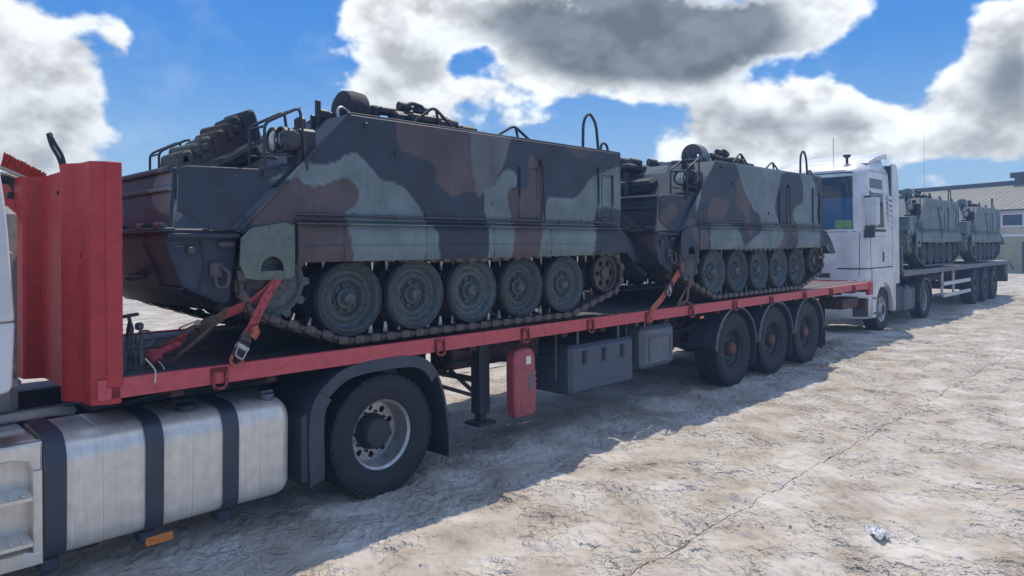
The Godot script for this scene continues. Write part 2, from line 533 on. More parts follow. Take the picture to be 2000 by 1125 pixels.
	for k in 3:
		var wp := mk("wheel_paint_%d" % k, Color(0.078, 0.101, 0.110) * [1.0, 1.18, 0.86][k], 0.58, 0.0, "soot", 2.2, "grit", 0.1)
		wp.uv1_offset = Vector3(0.37 * k, 0.21 * k, 0.5 * k)
		var rp := mk("rubber_dusty_%d" % k, Color(0.046, 0.052, 0.064) * [1.0, 1.25, 0.85][k], 0.85, 0.0, "soot", 2.6, "grit", 0.12)
		rp.uv1_offset = Vector3(0.15 * k, 0.43 * k, 0.3 * k)
	mk("guard_green", Color(0.120, 0.165, 0.140), 0.5, 0.0, "grime", 2.0, "dents", 0.3)
	mk("bristle", Color(0.62, 0.060, 0.035), 0.8, 0.0, "soot", 5.0)
	mk("wood_pale", Color(0.62, 0.60, 0.56), 0.6, 0.0, "grime", 4.0)
	mk("wall_beige", Color(0.42, 0.37, 0.21), 0.85, 0.0, "grime", 0.25, "grit", 0.2)
	mk("wall_pale", Color(0.56, 0.50, 0.36), 0.85, 0.0, "grime", 0.25, "grit", 0.2)
	mk("roof_sheet", Color(0.195, 0.185, 0.14), 0.7, 0.0, "grime", 0.2)
	mk("roof_edge", Color(0.060, 0.052, 0.042), 0.8, 0.0, "grime", 0.5)
	mk("window_frame", Color(0.70, 0.70, 0.70), 0.5)
	mk("paper", Color(0.80, 0.79, 0.80), 0.7, 0.0, "grime", 6.0)
	mk("soil", Color(0.022, 0.020, 0.018), 0.95)
	M.camo = camo_material(0)
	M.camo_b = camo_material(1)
	M.camo_c = camo_material(2)
	# weathered concrete
	noise_tex("concrete", 1024, 0.0055, S, 8, [[0.0, Color(0.66, 0.625, 0.58)], [0.34, Color(0.76, 0.735, 0.70)], [0.5, Color(0.795, 0.775, 0.745)], [0.64, Color(0.815, 0.80, 0.78)], [1.0, Color(0.90, 0.89, 0.88)]], false, 31)
	noise_tex("cracks", 1024, 0.011, S, 5, [[0.0, Color(0.3, 0.28, 0.26, 0.0)], [0.70, Color(0.3, 0.28, 0.26, 0.0)], [0.80, Color(0.34, 0.31, 0.28, 0.14)], [0.89, Color(0.25, 0.23, 0.20, 0.40)], [1.0, Color(0.14, 0.13, 0.12, 0.80)]], false, 33, FastNoiseLite.FRACTAL_RIDGED, 40.0)
	# relief of the worn surface: broken, scaly patches among smooth ones
	var rg := FastNoiseLite.new()
	rg.seed = 35
	rg.noise_type = S
	rg.frequency = 0.026
	rg.fractal_type = FastNoiseLite.FRACTAL_RIDGED
	rg.fractal_octaves = 5
	rg.domain_warp_enabled = true
	rg.domain_warp_amplitude = 30.0
	rg.domain_warp_frequency = 0.03
	var mk_n := FastNoiseLite.new()
	mk_n.seed = 36
	mk_n.noise_type = S
	mk_n.frequency = 0.0055
	mk_n.fractal_octaves = 4
	var ra := rg.get_seamless_image(1024, 1024).get_data()
	var ma := mk_n.get_seamless_image(1024, 1024).get_data()
	for k in ra.size():
		ra[k] = clampi(int(128.0 + (ra[k] - 128.0) * clampf((ma[k] - 95.0) / 70.0, 0.12, 1.0)), 0, 255)
	T.flakes = ImageTexture.create_from_image(Image.create_from_data(1024, 1024, false, Image.FORMAT_L8, ra))
	var c := mk("concrete", Color(0.83, 0.795, 0.745), 0.9, 0.0, "concrete", 1.0 / 4.7, "flakes", 6.0)
	c.uv1_world_triplanar = true
	c.detail_enabled = true
	c.detail_albedo = T.cracks
	c.detail_blend_mode = BaseMaterial3D.BLEND_MODE_MIX
	c.detail_uv_layer = BaseMaterial3D.DETAIL_UV_2
	c.uv2_triplanar = true
	c.uv2_world_triplanar = true
	c.uv2_scale = Vector3.ONE / 4.3


# ---------------------------------------------------------------- sky
func low_fields(w: int, h: int, e0: float, e1: float) -> Array:   # broad shape of the clouds: density and grey undersides, on a coarse map
	var n := FastNoiseLite.new()
	n.seed = 77
	n.frequency = 1.0
	n.fractal_octaves = 2
	var d := PackedFloat32Array()
	var g := PackedFloat32Array()
	d.resize(w * h)
	g.resize(w * h)
	for y in h:
		var el := lerpf(e1, e0, (y + 0.5) / h)
		for x in w:
			var az := (x + 0.5) / w * 360.0
			var dir := Vector3(sin(deg_to_rad(az)) * cos(deg_to_rad(el)), sin(deg_to_rad(el)), -cos(deg_to_rad(az)) * cos(deg_to_rad(el)))
			var p := Vector3(dir.x, dir.y * 2.0, dir.z) * 2.4
			var wild := n.get_noise_3dv(p) * 1.5 - 0.10
			var wg := clampf(n.get_noise_3dv(p * 1.3 + Vector3(9, 4, 2)) * 1.4 + 0.12, 0.0, 1.0)
			var da := absf(az - 45.4)
			var near := clampf(1.0 - maxf((da - 40.0) / 12.0, (el - 18.0) / 8.0), 0.0, 1.0)
			var s := 0.0
			var q := 0.0
			if near > 0.0:
				for b in CLOUDS:
					var r: float = ((az - b[0]) / b[2]) ** 2 + ((el - b[1]) / b[3]) ** 2
					if r < 6.0: s += b[4] * exp(-r * 0.9)
				for b in GREYS:
					var r: float = ((az - b[0]) / b[2]) ** 2 + ((el - b[1]) / b[3]) ** 2
					if r < 6.0: q += b[4] * exp(-r * 0.9)
			d[y * w + x] = lerpf(wild, s * 1.05 - 0.42, near)
			g[y * w + x] = lerpf(wg, q, near)
	return [Image.create_from_data(w, h, false, Image.FORMAT_RF, d.to_byte_array()), Image.create_from_data(w, h, false, Image.FORMAT_RF, g.to_byte_array())]


func sky_band(w: int, h: int, e0: float, e1: float) -> Image:
	var lw := maxi(360, w / 8)
	var lh := maxi(16, h / 6)
	var low := low_fields(lw, lh, e0, e1)
	var out := PackedFloat32Array()
	out.resize(w * h * 3)
	for im in low: im.resize(w, h, Image.INTERPOLATE_BILINEAR)
	var D: PackedFloat32Array = low[0].get_data().to_float32_array()
	var G: PackedFloat32Array = low[1].get_data().to_float32_array()
	var n := FastNoiseLite.new()
	n.seed = 5
	n.frequency = 1.0
	n.fractal_octaves = 6
	n.fractal_gain = 0.56
	n.noise_type = FastNoiseLite.TYPE_SIMPLEX_SMOOTH
	var ca := PackedFloat32Array()
	var sa := PackedFloat32Array()
	for x in w:
		ca.append(-cos(TAU * (x + 0.5) / w))
		sa.append(sin(TAU * (x + 0.5) / w))
	for y in h:
		var el := deg_to_rad(lerpf(e1, e0, (y + 0.5) / h))
		var ce := cos(el)
		var se := sin(el)
		var up := clampf(se / 0.34, 0.0, 1.0)
		var blue := Vector3(0.140, 0.365, 0.68).lerp(Vector3(0.054, 0.215, 0.59), pow(up, 0.75))
		blue = blue.lerp(Vector3(0.065, 0.235, 0.66), clampf((se - 0.34) / 0.66, 0.0, 1.0))
		blue = blue.lerp(Vector3(0.42, 0.58, 0.70), pow(clampf(1.0 - se / 0.27, 0.0, 1.0), 1.5))
		var i := y * w * 3
		var sun := Vector3(0.57, 1.0, -0.24).normalized()
		for x in w:
			var dx := sa[x] * ce * 9.0
			var dz := ca[x] * ce * 9.0
			var to_sun := maxf(0.0, sa[x] * ce * sun.x + se * sun.y + ca[x] * ce * sun.z)
			var glow := 1.0 + 1.5 * to_sun ** 5      # clouds and air near the sun are brighter
			var dy := se * 13.0
			var f := n.get_noise_3d(dx, dy, dz)
			var d := D[y * w + x] + f * 1.05
			var cov := clampf((d + 0.13) / 0.50, 0.0, 1.0)
			cov = cov * cov * (3.0 - 2.0 * cov)
			if cov < 0.002:
				var wisp := clampf(f * 0.25, 0.0, 0.12)
				out[i] = blue.x + wisp * 0.5; out[i + 1] = blue.y + wisp * 0.4; out[i + 2] = blue.z + wisp * 0.2
			else:
				var f2 := n.get_noise_3d(dx, dy + 0.34, dz)       # a little higher: what stands between here and the sun
				var lit := clampf(1.02 - 0.20 * smoothstep(0.05, 0.9, d) + (f - f2) * 0.75 + n.get_noise_3d(dx * 0.35, dy * 0.45 + 7.0, dz * 0.35) * 0.16, 0.55, 1.10) * glow
				var gr := smoothstep(0.02, 1.05, G[y * w + x] + f * 0.22) * smoothstep(0.0, 0.55, d)
				var c := Vector3(0.71, 0.74, 0.755) * lit
				c = c.lerp(Vector3(0.120, 0.150, 0.185) * (0.55 + 0.75 * lit) * 0.80, gr * 0.95)
				c = blue.lerp(c, cov)
				out[i] = c.x; out[i + 1] = c.y; out[i + 2] = c.z
			i += 3
	return Image.create_from_data(w, h, false, Image.FORMAT_RGBF, out.to_byte_array())


func make_sky() -> PanoramaSkyMaterial:
	var W := 4096
	var H := 2048
	var im := Image.create(W, H, false, Image.FORMAT_RGBF)
	im.fill(Color(0.30, 0.29, 0.27))
	var k := W / 360.0
	var top := sky_band(1024, 186, 24.609375, 90.0)
	top.resize(W, 744, Image.INTERPOLATE_CUBIC)
	im.blit_rect(top, Rect2i(0, 0, W, 744), Vector2i(0, 0))
	var low := sky_band(W, 280, 0.0, 24.609375)
	im.blit_rect(low, Rect2i(0, 0, W, 280), Vector2i(0, 744))
	im.convert(Image.FORMAT_RGBH)
	var m := PanoramaSkyMaterial.new()
	m.panorama = ImageTexture.create_from_image(im)
	return m


# ---------------------------------------------------------------- tracked carriers
# Own axes: x = 0 at the first road wheel, y = 0 at the underside of the tracks, z = 0 at the outer face of the near side skirt.
func belt(circles: Array, pitch: float) -> Array:   # the track's course round its wheels: [point, direction] at even steps
	var pts := PackedVector2Array()
	var n := circles.size()
	var tang := []
	for i in n:
		var a: Array = circles[i]
		var b: Array = circles[(i + 1) % n]
		var d: Vector2 = b[0] - a[0]
		var L := d.length()
		var u := d / L
		var nrm := Vector2(u.y, -u.x)                  # outside of a counter-clockwise course
		var s: float = (a[1] - b[1]) / L
		var c := sqrt(1.0 - s * s)
		var m: Vector2 = nrm * c + u * s
		tang.append([a[0] + m * a[1], b[0] + m * b[1]])
	for i in n:
		var cc: Vector2 = circles[i][0]
		var from: float = (tang[(i + n - 1) % n][1] - cc).angle()
		var to: float = (tang[i][0] - cc).angle()
		while to < from: to += TAU
		if to - from > PI * 1.5: to = from
		var steps := maxi(1, int((to - from) / 0.12))
		for k in steps + 1:
			pts.append(cc + Vector2.from_angle(lerpf(from, to, float(k) / steps)) * circles[i][1])
		var p: Vector2 = tang[i][0]
		var q: Vector2 = tang[i][1]
		for k in range(1, 12): pts.append(p.lerp(q, k / 12.0))
	var total := 0.0
	for i in pts.size(): total += pts[i].distance_to(pts[(i + 1) % pts.size()])
	var count := int(round(total / pitch))
	var step := total / count
	var out := []
	var acc := 0.0
	var nxt := 0.0
	for i in pts.size():
		var a := pts[i]
		var b := pts[(i + 1) % pts.size()]
		var L := a.distance_to(b)
		while nxt < acc + L and out.size() < count:
			out.append([a.lerp(b, (nxt - acc) / maxf(L, 1e-6)), (b - a).normalized()])
			nxt += step
		acc += L
	return out


func shoe_shape(m: Mb, xf: Transform3D) -> void:   # one link: x along the track, y towards the wheels, z across
	var B := func(c: Vector3, s: Vector3, bev: float): m.box(xf * c, s, bev, xf.basis)
	B.call(Vector3(0, 0, 0), Vector3(0.112, 0.040, 0.345), 0.008)
	B.call(Vector3(0, -0.026, 0.085), Vector3(0.098, 0.026, 0.125), 0.008)
	B.call(Vector3(0, -0.026, -0.085), Vector3(0.098, 0.026, 0.125), 0.008)
	for z in [-0.178, 0.178]:
		B.call(Vector3(-0.070, 0.002, z), Vector3(0.088, 0.066, 0.030), 0.018)
		B.call(Vector3(0.004, -0.004, z * 0.97), Vector3(0.050, 0.030, 0.022), 0.008)
	m.tube([xf * Vector3(-0.068, 0, -0.19), xf * Vector3(-0.068, 0, 0.19)], 0.019, 6)


func horn_shape(m: Mb, xf: Transform3D) -> void:
	m.prism(v2([-0.016, 0.02, 0.016, 0.02, 0.005, 0.105, -0.008, 0.105]), -0.012, 0.012, xf, 0.002)


func road_wheel_meshes() -> Dictionary:
	var r := {}
	var t := Mb.new()
	t.lathe(prof([0.262, -0.045, 0.298, -0.045, 0.305, -0.036, 0.305, 0.030, 0.298, 0.040, 0.262, 0.040, 0.262, -0.045]), 40)
	t.lathe(prof([0.262, -0.235, 0.298, -0.235, 0.305, -0.226, 0.305, -0.160, 0.298, -0.150, 0.262, -0.150, 0.262, -0.235]), 40)
	r.tyre = t.done()
	var d := Mb.new()
	d.lathe(prof([0.0, -0.06, 0.262, -0.06, 0.266, 0.038, 0.258, 0.046, 0.250, 0.040, 0.240, 0.004, 0.226, -0.022, 0.200, -0.030, 0.176, -0.014, 0.152, -0.010, 0.136, -0.030, 0.126, -0.058, 0.0, -0.058]), 40)
	d.lathe(prof([0.0, -0.235, 0.262, -0.235, 0.262, -0.14, 0.2, -0.14, 0.0, -0.14]), 24)
	r.disc = d.done()
	var h := Mb.new()
	h.lathe(prof([0.086, -0.07, 0.086, -0.030, 0.070, -0.020, 0.058, -0.018, 0.052, 0.024, 0.042, 0.036, 0.0, 0.039]), 18)
	for k in 8:
		var a := TAU * k / 8 + 0.2
		h.lathe(prof([0.012, -0.06, 0.012, -0.036, 0.0, -0.035]), 6, Transform3D(Basis(), Vector3(cos(a) * 0.104, sin(a) * 0.104, 0)))
	h.box(Vector3(0.0, -0.03, 0.030), Vector3(0.022, 0.022, 0.05), 0.004)
	r.hub_cap = h.done()
	return r


func gear_outline(r0: float, r1: float, teeth: int) -> PackedVector2Array:
	var p := PackedVector2Array()
	for k in teeth:
		for q in [[-0.50, r0], [-0.26, r0], [-0.17, r1 - 0.008], [-0.10, r1], [0.10, r1], [0.17, r1 - 0.008], [0.26, r0]]:
			var a: float = TAU * (k + q[0]) / teeth
			p.append(Vector2(cos(a), sin(a)) * q[1])
	return p


func make_carrier(label: String, at: Vector3, size: float, paint: Material, detail: int, bundle_label := "") -> Node3D:
	var r := thing("armoured_carrier", label, "tracked carrier", at, 0.0, "tracked carriers loaded on the flatbeds")
	r.scale = Vector3.ONE * size
	var W := -2.52                                     # z of the far skirt
	var m: Mb
	# hull: the long upper box with its sloping bow
	m = Mb.new()
	m.prism(v2([-0.93, 0.93, -0.60, 0.70, 3.60, 0.70, 3.62, 0.78, 3.60, 1.88, -0.02, 1.88]), -0.025, W + 0.025, Transform3D(), 0.014)
	m.bb(-0.04, 3.61, 1.872, 1.892, -0.035, -0.050, 0.003)
	m.bb(3.595, 3.615, 1.10, 1.885, -0.022, -0.06, 0.004)
	m.bar(Vector3(-0.93, 0.945, -0.018), Vector3(-0.03, 1.875, -0.018), 0.022, 0.03)
	var hull := obj("hull", m, paint, r)
	# weld beads, bolt heads and lifting eyes along the side
	m = Mb.new()
	for k in 11:
		m.lathe(prof([0.014, 0, 0.014, 0.008, 0.008, 0.012, 0.0, 0.012]), 6, Transform3D(Basis(), Vector3(-0.35 + 0.36 * k, 1.085, -0.026)))
	for q in [[0.12, 1.80], [1.55, 1.22], [2.0, 1.17], [0.42, 1.60]]:
		m.box(Vector3(q[0], q[1], -0.02), Vector3(0.035, 0.045, 0.03), 0.008)
	obj("bolt_row", m, paint, r)
	# lower hull and bow
	m = Mb.new()
	m.prism(v2([-1.40, 0.95, -1.43, 0.86, -1.30, 0.52, -1.02, 0.36, 3.30, 0.36, 3.47, 0.74, 3.47, 0.92, -0.80, 0.92]), -0.46, W + 0.46, Transform3D(), 0.02)
	m.prism(v2([-1.40, 0.95, -1.42, 0.86, -1.30, 0.56, -1.02, 0.42, -0.97, 0.42, -0.90, 0.95]), -0.10, W + 0.10, Transform3D(), 0.012)
	obj("lower_hull", m, paint, r)
	m = Mb.new()
	m.bb(-1.46, -1.36, 0.925, 0.955, -0.04, W + 0.04, 0.008)
	m.bar(Vector3(-1.41, 0.90, -0.06), Vector3(-0.92, 0.90, -0.06), 0.04, 0.03)
	obj("bow_ledge", m, paint, r)
	for z in [-0.80, W + 0.80]:
		m = Mb.new()
		m.tube(round_corners(v3([-1.33, 0.62, z - 0.07, -1.43, 0.60, z - 0.07, -1.43, 0.60, z + 0.07, -1.33, 0.62, z + 0.07]), 0.04), 0.022, 8)
		obj("tow_eye", m, M.steel_dark, r)
	for z in [-0.05, W + 0.45]:                        # final drive housings ahead of the sprockets
		m = Mb.new()
		m.bb(-0.98, -0.70, 0.34, 0.66, z - 0.40, z - 0.12, 0.03)
		m.lathe(prof([0.17, 0, 0.17, 0.10, 0.12, 0.14, 0.0, 0.14]), 16, Transform3D(Basis(), Vector3(-0.66, 0.56, z - 0.16)))
		for k in 4: m.bb(-1.02, -0.74, 0.40 + k * 0.06, 0.42 + k * 0.06, z - 0.13, z - 0.10, 0.006)
		obj("final_drive", m, M.steel_dark, r)
	# hinges, weld beads and a shackle on the bow
	for z in [-0.085, -0.42, -0.95, W + 0.95, W + 0.42]:
		m = Mb.new()
		m.box(Vector3(-1.425, 0.955, z - 0.03), Vector3(0.07, 0.06, 0.10), 0.012)
		m.tube([Vector3(-1.44, 0.975, z - 0.10), Vector3(-1.44, 0.975, z + 0.04)], 0.016, 8)
		obj("hinge", m, M.steel_dark, r)
	m = Mb.new()
	m.tube(v3([-1.41, 0.86, -0.094, -1.295, 0.56, -0.094, -1.02, 0.425, -0.094]), 0.008, 6)
	m.tube(v3([-1.18, 0.90, -0.096, -1.15, 0.70, -0.096, -1.19, 0.50, -0.096]), 0.007, 6)
	m.tube(v3([-1.425, 0.86, -0.10, -1.425, 0.86, W + 0.10]), 0.008, 6)
	m.tube(v3([-1.30, 0.54, -0.10, -1.30, 0.54, W + 0.10]), 0.008, 6)
	obj("weld_bead", m, paint, r)
	m = Mb.new()
	m.box(Vector3(-1.07, 0.66, -0.085), Vector3(0.10, 0.12, 0.04), 0.014)
	m.tube(round_corners(v3([-1.05, 0.68, -0.05, -1.00, 0.64, -0.035, -1.02, 0.54, -0.035, -1.09, 0.54, -0.04, -1.10, 0.63, -0.05]), 0.03), 0.014, 8)
	obj("shackle", m, M.steel_dark, r)
	for q in [[-1.00, 0.84, 0.12, 0.05], [-1.24, 0.80, 0.06, 0.06]]:
		m = Mb.new()
		m.box(Vector3(q[0], q[1], -0.088), Vector3(q[2], q[3], 0.04), 0.012)
		obj("bow_bracket", m, M.steel_dark, r)
	# trim vane: a board with ribs across the bow and a splash plate at each end
	m = Mb.new()
	m.prism(v2([-1.400, 0.955, -1.370, 0.955, -1.335, 1.355, -1.365, 1.355]), -0.07, W + 0.07, Transform3D(), 0.004)
	var vane := obj("trim_vane", m, paint, r)
	for y in [1.345, 1.215]:
		m = Mb.new()
		m.tube([Vector3(-1.385, y, -0.06), Vector3(-1.385, y, W + 0.06)], 0.020, 8)
		obj("rib", m, paint, vane)
	for z in [-0.055, W + 0.055]:
		m = Mb.new()
		m.prism(rounded_poly(v2([-1.33, 1.355, -1.335, 1.06, -1.09, 0.93, -0.98, 0.945, -0.57, 1.375]), [0.06, 0.04, 0.03, 0.01, 0.01]), z - 0.008, z + 0.008, Transform3D(), 0.003)
		m.tube(round_corners(v3([-1.335, 1.06, z, -1.33, 1.36, z, -0.57, 1.38, z]), 0.06), 0.013, 8)
		obj("splash_plate", m, paint, r)
	# side skirts with their ledge, tube rail and rear curved end
	for s in [0, 1]:
		var z0: float = 0.0 if s == 0 else W
		var sg: float = -1.0 if s == 0 else 1.0
		m = Mb.new()
		m.prism(v2([0, 0.985, 0.012, 0.93, 0.010, 0.76, -0.012, 0.70, -0.03, 0.70, -0.01, 0.76, -0.012, 0.985]), -0.50, 3.50, Transform3D(Basis(Vector3(0, 0, -sg), Vector3(0, 1, 0), Vector3(1, 0, 0)), Vector3(0, 0, z0)))
		m.box(Vector3(1.45, 0.83, z0 - sg * 0.009), Vector3(3.86, 0.012, 0.012), 0.003)
		for k in 5: m.box(Vector3(-0.1 + 0.82 * k, 0.845, z0 - sg * 0.010), Vector3(0.012, 0.27, 0.008), 0.002)
		obj("side_skirt", m, paint, r)
		m = Mb.new()
		m.bb(-0.52, 3.54, 0.985, 1.000, z0 + sg * 0.03, z0 - sg * 0.042, 0.004)
		m.bb(-0.52, 3.54, 1.022, 1.034, z0 + sg * 0.03, z0 - sg * 0.004, 0.003)
		obj("skirt_ledge", m, paint, r)
		m = Mb.new()
		m.tube([Vector3(-0.50, 1.062, z0 + sg * 0.004), Vector3(3.48, 1.062, z0 + sg * 0.004)], 0.010, 6)
		for k in 6: m.box(Vector3(-0.3 + 0.7 * k, 1.055, z0 + sg * 0.012), Vector3(0.03, 0.03, 0.02), 0.004)
		obj("side_rail", m, M.steel_dark if detail > 0 else paint, r)
		# rear mudguard: drops behind the idler in a curve
		m = Mb.new()
		var rows := []
		var crv := smooth_path(v3([3.50, 0.995, 0, 3.66, 0.97, 0, 3.80, 0.86, 0, 3.89, 0.72, 0, 3.92, 0.60, 0]), false, 4)
		for k in crv.size():
			var p: Vector3 = crv[k]
			var fl: float = -sg * 0.075 * pow(float(k) / (crv.size() - 1), 1.5)
			rows.append([Vector3(p.x, p.y, z0 + fl), Vector3(p.x, p.y, z0 + sg * 0.40)])
		m.grid(rows, s == 0)
		var rows2 := []
		for k in crv.size():
			var p: Vector3 = crv[k]
			var fl: float = -sg * 0.075 * pow(float(k) / (crv.size() - 1), 1.5)
			rows2.append([Vector3(p.x - 0.012, p.y - 0.012, z0 + fl), Vector3(p.x - 0.012, p.y - 0.012, z0 + sg * 0.40)])
		m.grid(rows2, s != 0)
		var side := PackedVector2Array()
		for p in crv: side.append(Vector2(p.x, p.y))
		side.append(Vector2(3.82, 0.62)); side.append(Vector2(3.70, 0.72)); side.append(Vector2(3.50, 0.72))
		m.prism(side, z0 + sg * 0.002, z0 + sg * 0.014)
		obj("rear_mudguard", m, paint, r)
		# front mudguard over the sprocket with an arched opening
		m = Mb.new()
		var hole := []
		for k in 11:
			var a := PI - PI * k / 10.0
			hole.append_array([-0.70 + 0.088 * cos(a), 0.655 + 0.095 * sin(a)])
		var g := [-0.90, 0.90, -0.94, 0.86, -0.945, 0.72, -0.90, 0.60, -0.72, 0.575, -0.701, 0.575, -0.701, 0.655]
		var hb := []
		for k in range(5, 11): hb.append_array([hole[k * 2], hole[k * 2 + 1]])
		# outline goes up one side of the slit, round the opening and down the other
		var left := []
		for k in 11: left.append_array([hole[k * 2], hole[k * 2 + 1]])
		g = [-0.86, 0.955, -0.935, 0.88, -0.945, 0.70, -0.90, 0.595, -0.789, 0.58, -0.789, 0.655]
		g.append_array(left.slice(2))
		g.append_array([-0.611, 0.580, -0.54, 0.585, -0.53, 0.975, -0.60, 1.0])
		m.prism(v2(g), z0 - sg * 0.004, z0 + sg * 0.012, Transform3D(), 0.003)
		m.bb(-0.79, -0.61, 0.580, 0.645, z0 + sg * 0.003, z0 + sg * 0.012, 0.002)
		m.bb(-0.545, -0.525, 0.60, 0.985, z0 - sg * 0.006, z0 + sg * 0.30, 0.004)
		for q in [[-0.915, 0.86], [-0.56, 0.88], [-0.56, 0.74], [-0.72, 0.96]]:
			m.lathe(prof([0.011, 0, 0.011, 0.008, 0.0, 0.009]), 6, Transform3D(Basis(), Vector3(q[0], q[1], z0 + (0.004 if s == 0 else -0.012))))
		obj("front_mudguard", m, M.guard_green if detail == 2 else paint, r)
		# sprocket, road wheels, idler
		var flip := Basis() if s == 0 else Basis(Vector3.UP, PI)
		var zc: float = z0 + sg * 0.11
		var sp := part("sprocket", r, Vector3(-0.65, 0.555, zc))
		sp.basis = flip
		for k in 2:
			m = Mb.new()
			m.prism(gear_outline(0.245, 0.290, 11), -0.012, 0.012, Transform3D(Basis(), Vector3(0, 0, 0.015 - 0.22 * k)), 0.004)
			obj("tooth_ring", m, M.wheel_paint if k == 0 else M.track, sp)
		m = Mb.new()
		m.lathe(prof([0.0, -0.16, 0.20, -0.16, 0.215, 0.02, 0.222, 0.040, 0.205, 0.050, 0.190, 0.036, 0.180, -0.01]), 32)
		m.disc_holes(0.075, 0.182, 5, 0.030, 0.062, -0.008, 0.03)
		m.lathe(prof([0.082, -0.03, 0.082, 0.030, 0.066, 0.042, 0.0, 0.044]), 20)
		for k in 8:
			var a := TAU * k / 8
			m.lathe(prof([0.010, 0.02, 0.010, 0.050, 0.0, 0.051]), 6, Transform3D(Basis(), Vector3(cos(a) * 0.066, sin(a) * 0.066, 0)))
		obj("carrier_plate", m, M.wheel_paint, sp)
		for k in 5:
			var w := part("road_wheel", r, Vector3(0.6667 * k, 0.395, zc))
			w.basis = flip * Basis(Vector3.BACK, 0.9 * k + s)
			obj("tyre", M.wheel_meshes.tyre, M["rubber_dusty_%d" % ((k * 2 + s + detail) % 3)], w)
			obj("disc", M.wheel_meshes.disc, M["wheel_paint_%d" % ((k + s + detail) % 3)], w)
			obj("hub_cap", M.wheel_meshes.hub_cap, M.wheel_paint, w)
		var id := part("idler_wheel", r, Vector3(3.40, 0.485, zc))
		id.basis = flip
		m = Mb.new()
		m.lathe(prof([0.185, -0.20, 0.215, -0.20, 0.215, -0.15, 0.10, -0.14, 0.10, -0.05, 0.215, -0.04, 0.215, 0.02, 0.200, 0.028, 0.185, 0.020, 0.185, -0.02]), 32)
		m.disc_holes(0.06, 0.19, 6, 0.036, 0.034, -0.005, 0.03)
		m.lathe(prof([0.07, -0.03, 0.07, 0.02, 0.04, 0.03, 0.0, 0.03]), 16)
		obj("rim", m, M.track, id)
		# track links
		var zt: float = zc + sg * 0.095
		var course := belt([[Vector2(-0.65, 0.555), 0.262], [Vector2(0.0, 0.395), 0.330], [Vector2(2.667, 0.395), 0.330], [Vector2(3.40, 0.485), 0.232], [Vector2(2.667, 0.40), 0.328], [Vector2(1.33, 0.36), 0.328], [Vector2(0.0, 0.40), 0.328]], 0.152)
		if s == 0 and detail > 0:
			for q in course:
				var xf := Transform3D(Basis(Vector3(q[1].x, q[1].y, 0), Vector3(-q[1].y, q[1].x, 0), Vector3(0, 0, 1)), Vector3(q[0].x, q[0].y, zt))
				var o := obj("track_link", M.shoe_mesh, M.track, r)
				o.transform = xf
				var o2 := obj("guide_horn", M.horn_mesh, M.horn, o)
		else:
			m = Mb.new()
			var hm := Mb.new()
			for q in course:
				var xf := Transform3D(Basis(Vector3(q[1].x, q[1].y, 0), Vector3(-q[1].y, q[1].x, 0), Vector3(0, 0, 1)), Vector3(q[0].x, q[0].y, zt))
				if detail > 0:
					m.st.append_from(M.shoe_mesh, 0, xf)
					hm.st.append_from(M.horn_mesh, 0, xf)
				else:
					m.box(xf.origin, Vector3(0.135, 0.055, 0.37), 0.012, xf.basis)
			var o: MeshInstance3D
			if detail > 0:
				o = obj("track_chain", m.st.commit(), M.track, r)
				obj("guide_horns", hm.st.commit(), M.horn, o)
			else:
				o = obj("track_chain", m, M.track, r)
			o.set_meta("kind", "stuff")
	# headlamp clusters behind tube guards
	for s in [0, 1]:
		var z0: float = -0.03 if s == 0 else W + 0.36
		for k in 2:
			var zz := z0 - 0.24 * k
			m = Mb.new()
			m.tube(round_corners(v3([-0.74, 1.33, zz, -0.74, 1.72, zz, -0.46, 1.87, zz, -0.40, 1.40, zz]), 0.05), 0.0115, 8)
			m.tube([Vector3(-0.74, 1.50, zz), Vector3(-0.52, 1.50, zz)], 0.008, 6)
			if k == 0:
				m.tube([Vector3(-0.735, 1.70, zz), Vector3(-0.735, 1.70, zz - 0.24)], 0.010, 6)
				m.tube([Vector3(-0.46, 1.862, zz), Vector3(-0.46, 1.862, zz - 0.24)], 0.010, 6)
			obj("lamp_guard", m, M.dark, r)
		for k in 2:
			var hl := part("headlight", r, Vector3(-0.55, 1.63 - 0.01 * k, z0 - 0.19 + 0.15 * k if k == 0 else z0 - 0.05))
			hl.basis = Basis(Vector3.UP, -PI / 2)
			m = Mb.new()
			m.lathe(prof([0.0, -0.10, 0.06, -0.10, 0.095, -0.03, 0.100, 0.03, 0.098, 0.045, 0.084, 0.045, 0.080, 0.034]), 24)
			obj("lamp_bowl", m, M.dark, hl)
			m = Mb.new()
			m.lathe(prof([0.082, 0.030, 0.060, 0.040, 0.0, 0.046]), 20)
			obj("lens", m, M.lamp_glass if k == 0 else M.glass, hl)
		m = Mb.new()
		m.bb(-0.46, -0.30, 1.40, 1.72, z0 - 0.02, z0 - 0.22, 0.02)
		m.bb(-0.62, -0.34, 1.26, 1.44, z0 - 0.02, z0 - 0.34, 0.02)
		m.bb(-0.40, -0.33, 1.70, 1.83, z0 - 0.12, z0 - 0.22, 0.02)
		obj("lamp_bracket", m, M.dark, r)
		m = Mb.new()
		m.lathe(prof([0.0, 0, 0.035, 0, 0.035, 0.05, 0.0, 0.055]), 12, Transform3D(Basis(Vector3.UP, -PI / 2), Vector3(-0.50, 1.60, z0 - 0.02)))
		obj("marker_lamp", m, M.amber, r)
	# upright mirror post near the driver and driver's domed hatch
	m = Mb.new()
	m.bb(-0.09, -0.05, 1.62, 2.04, -0.42, -0.46, 0.006)
	m.bb(-0.12, -0.02, 1.70, 1.92, -0.46, -0.49, 0.01)
	obj("mirror_post", m, M.dark, r)
	m = Mb.new()
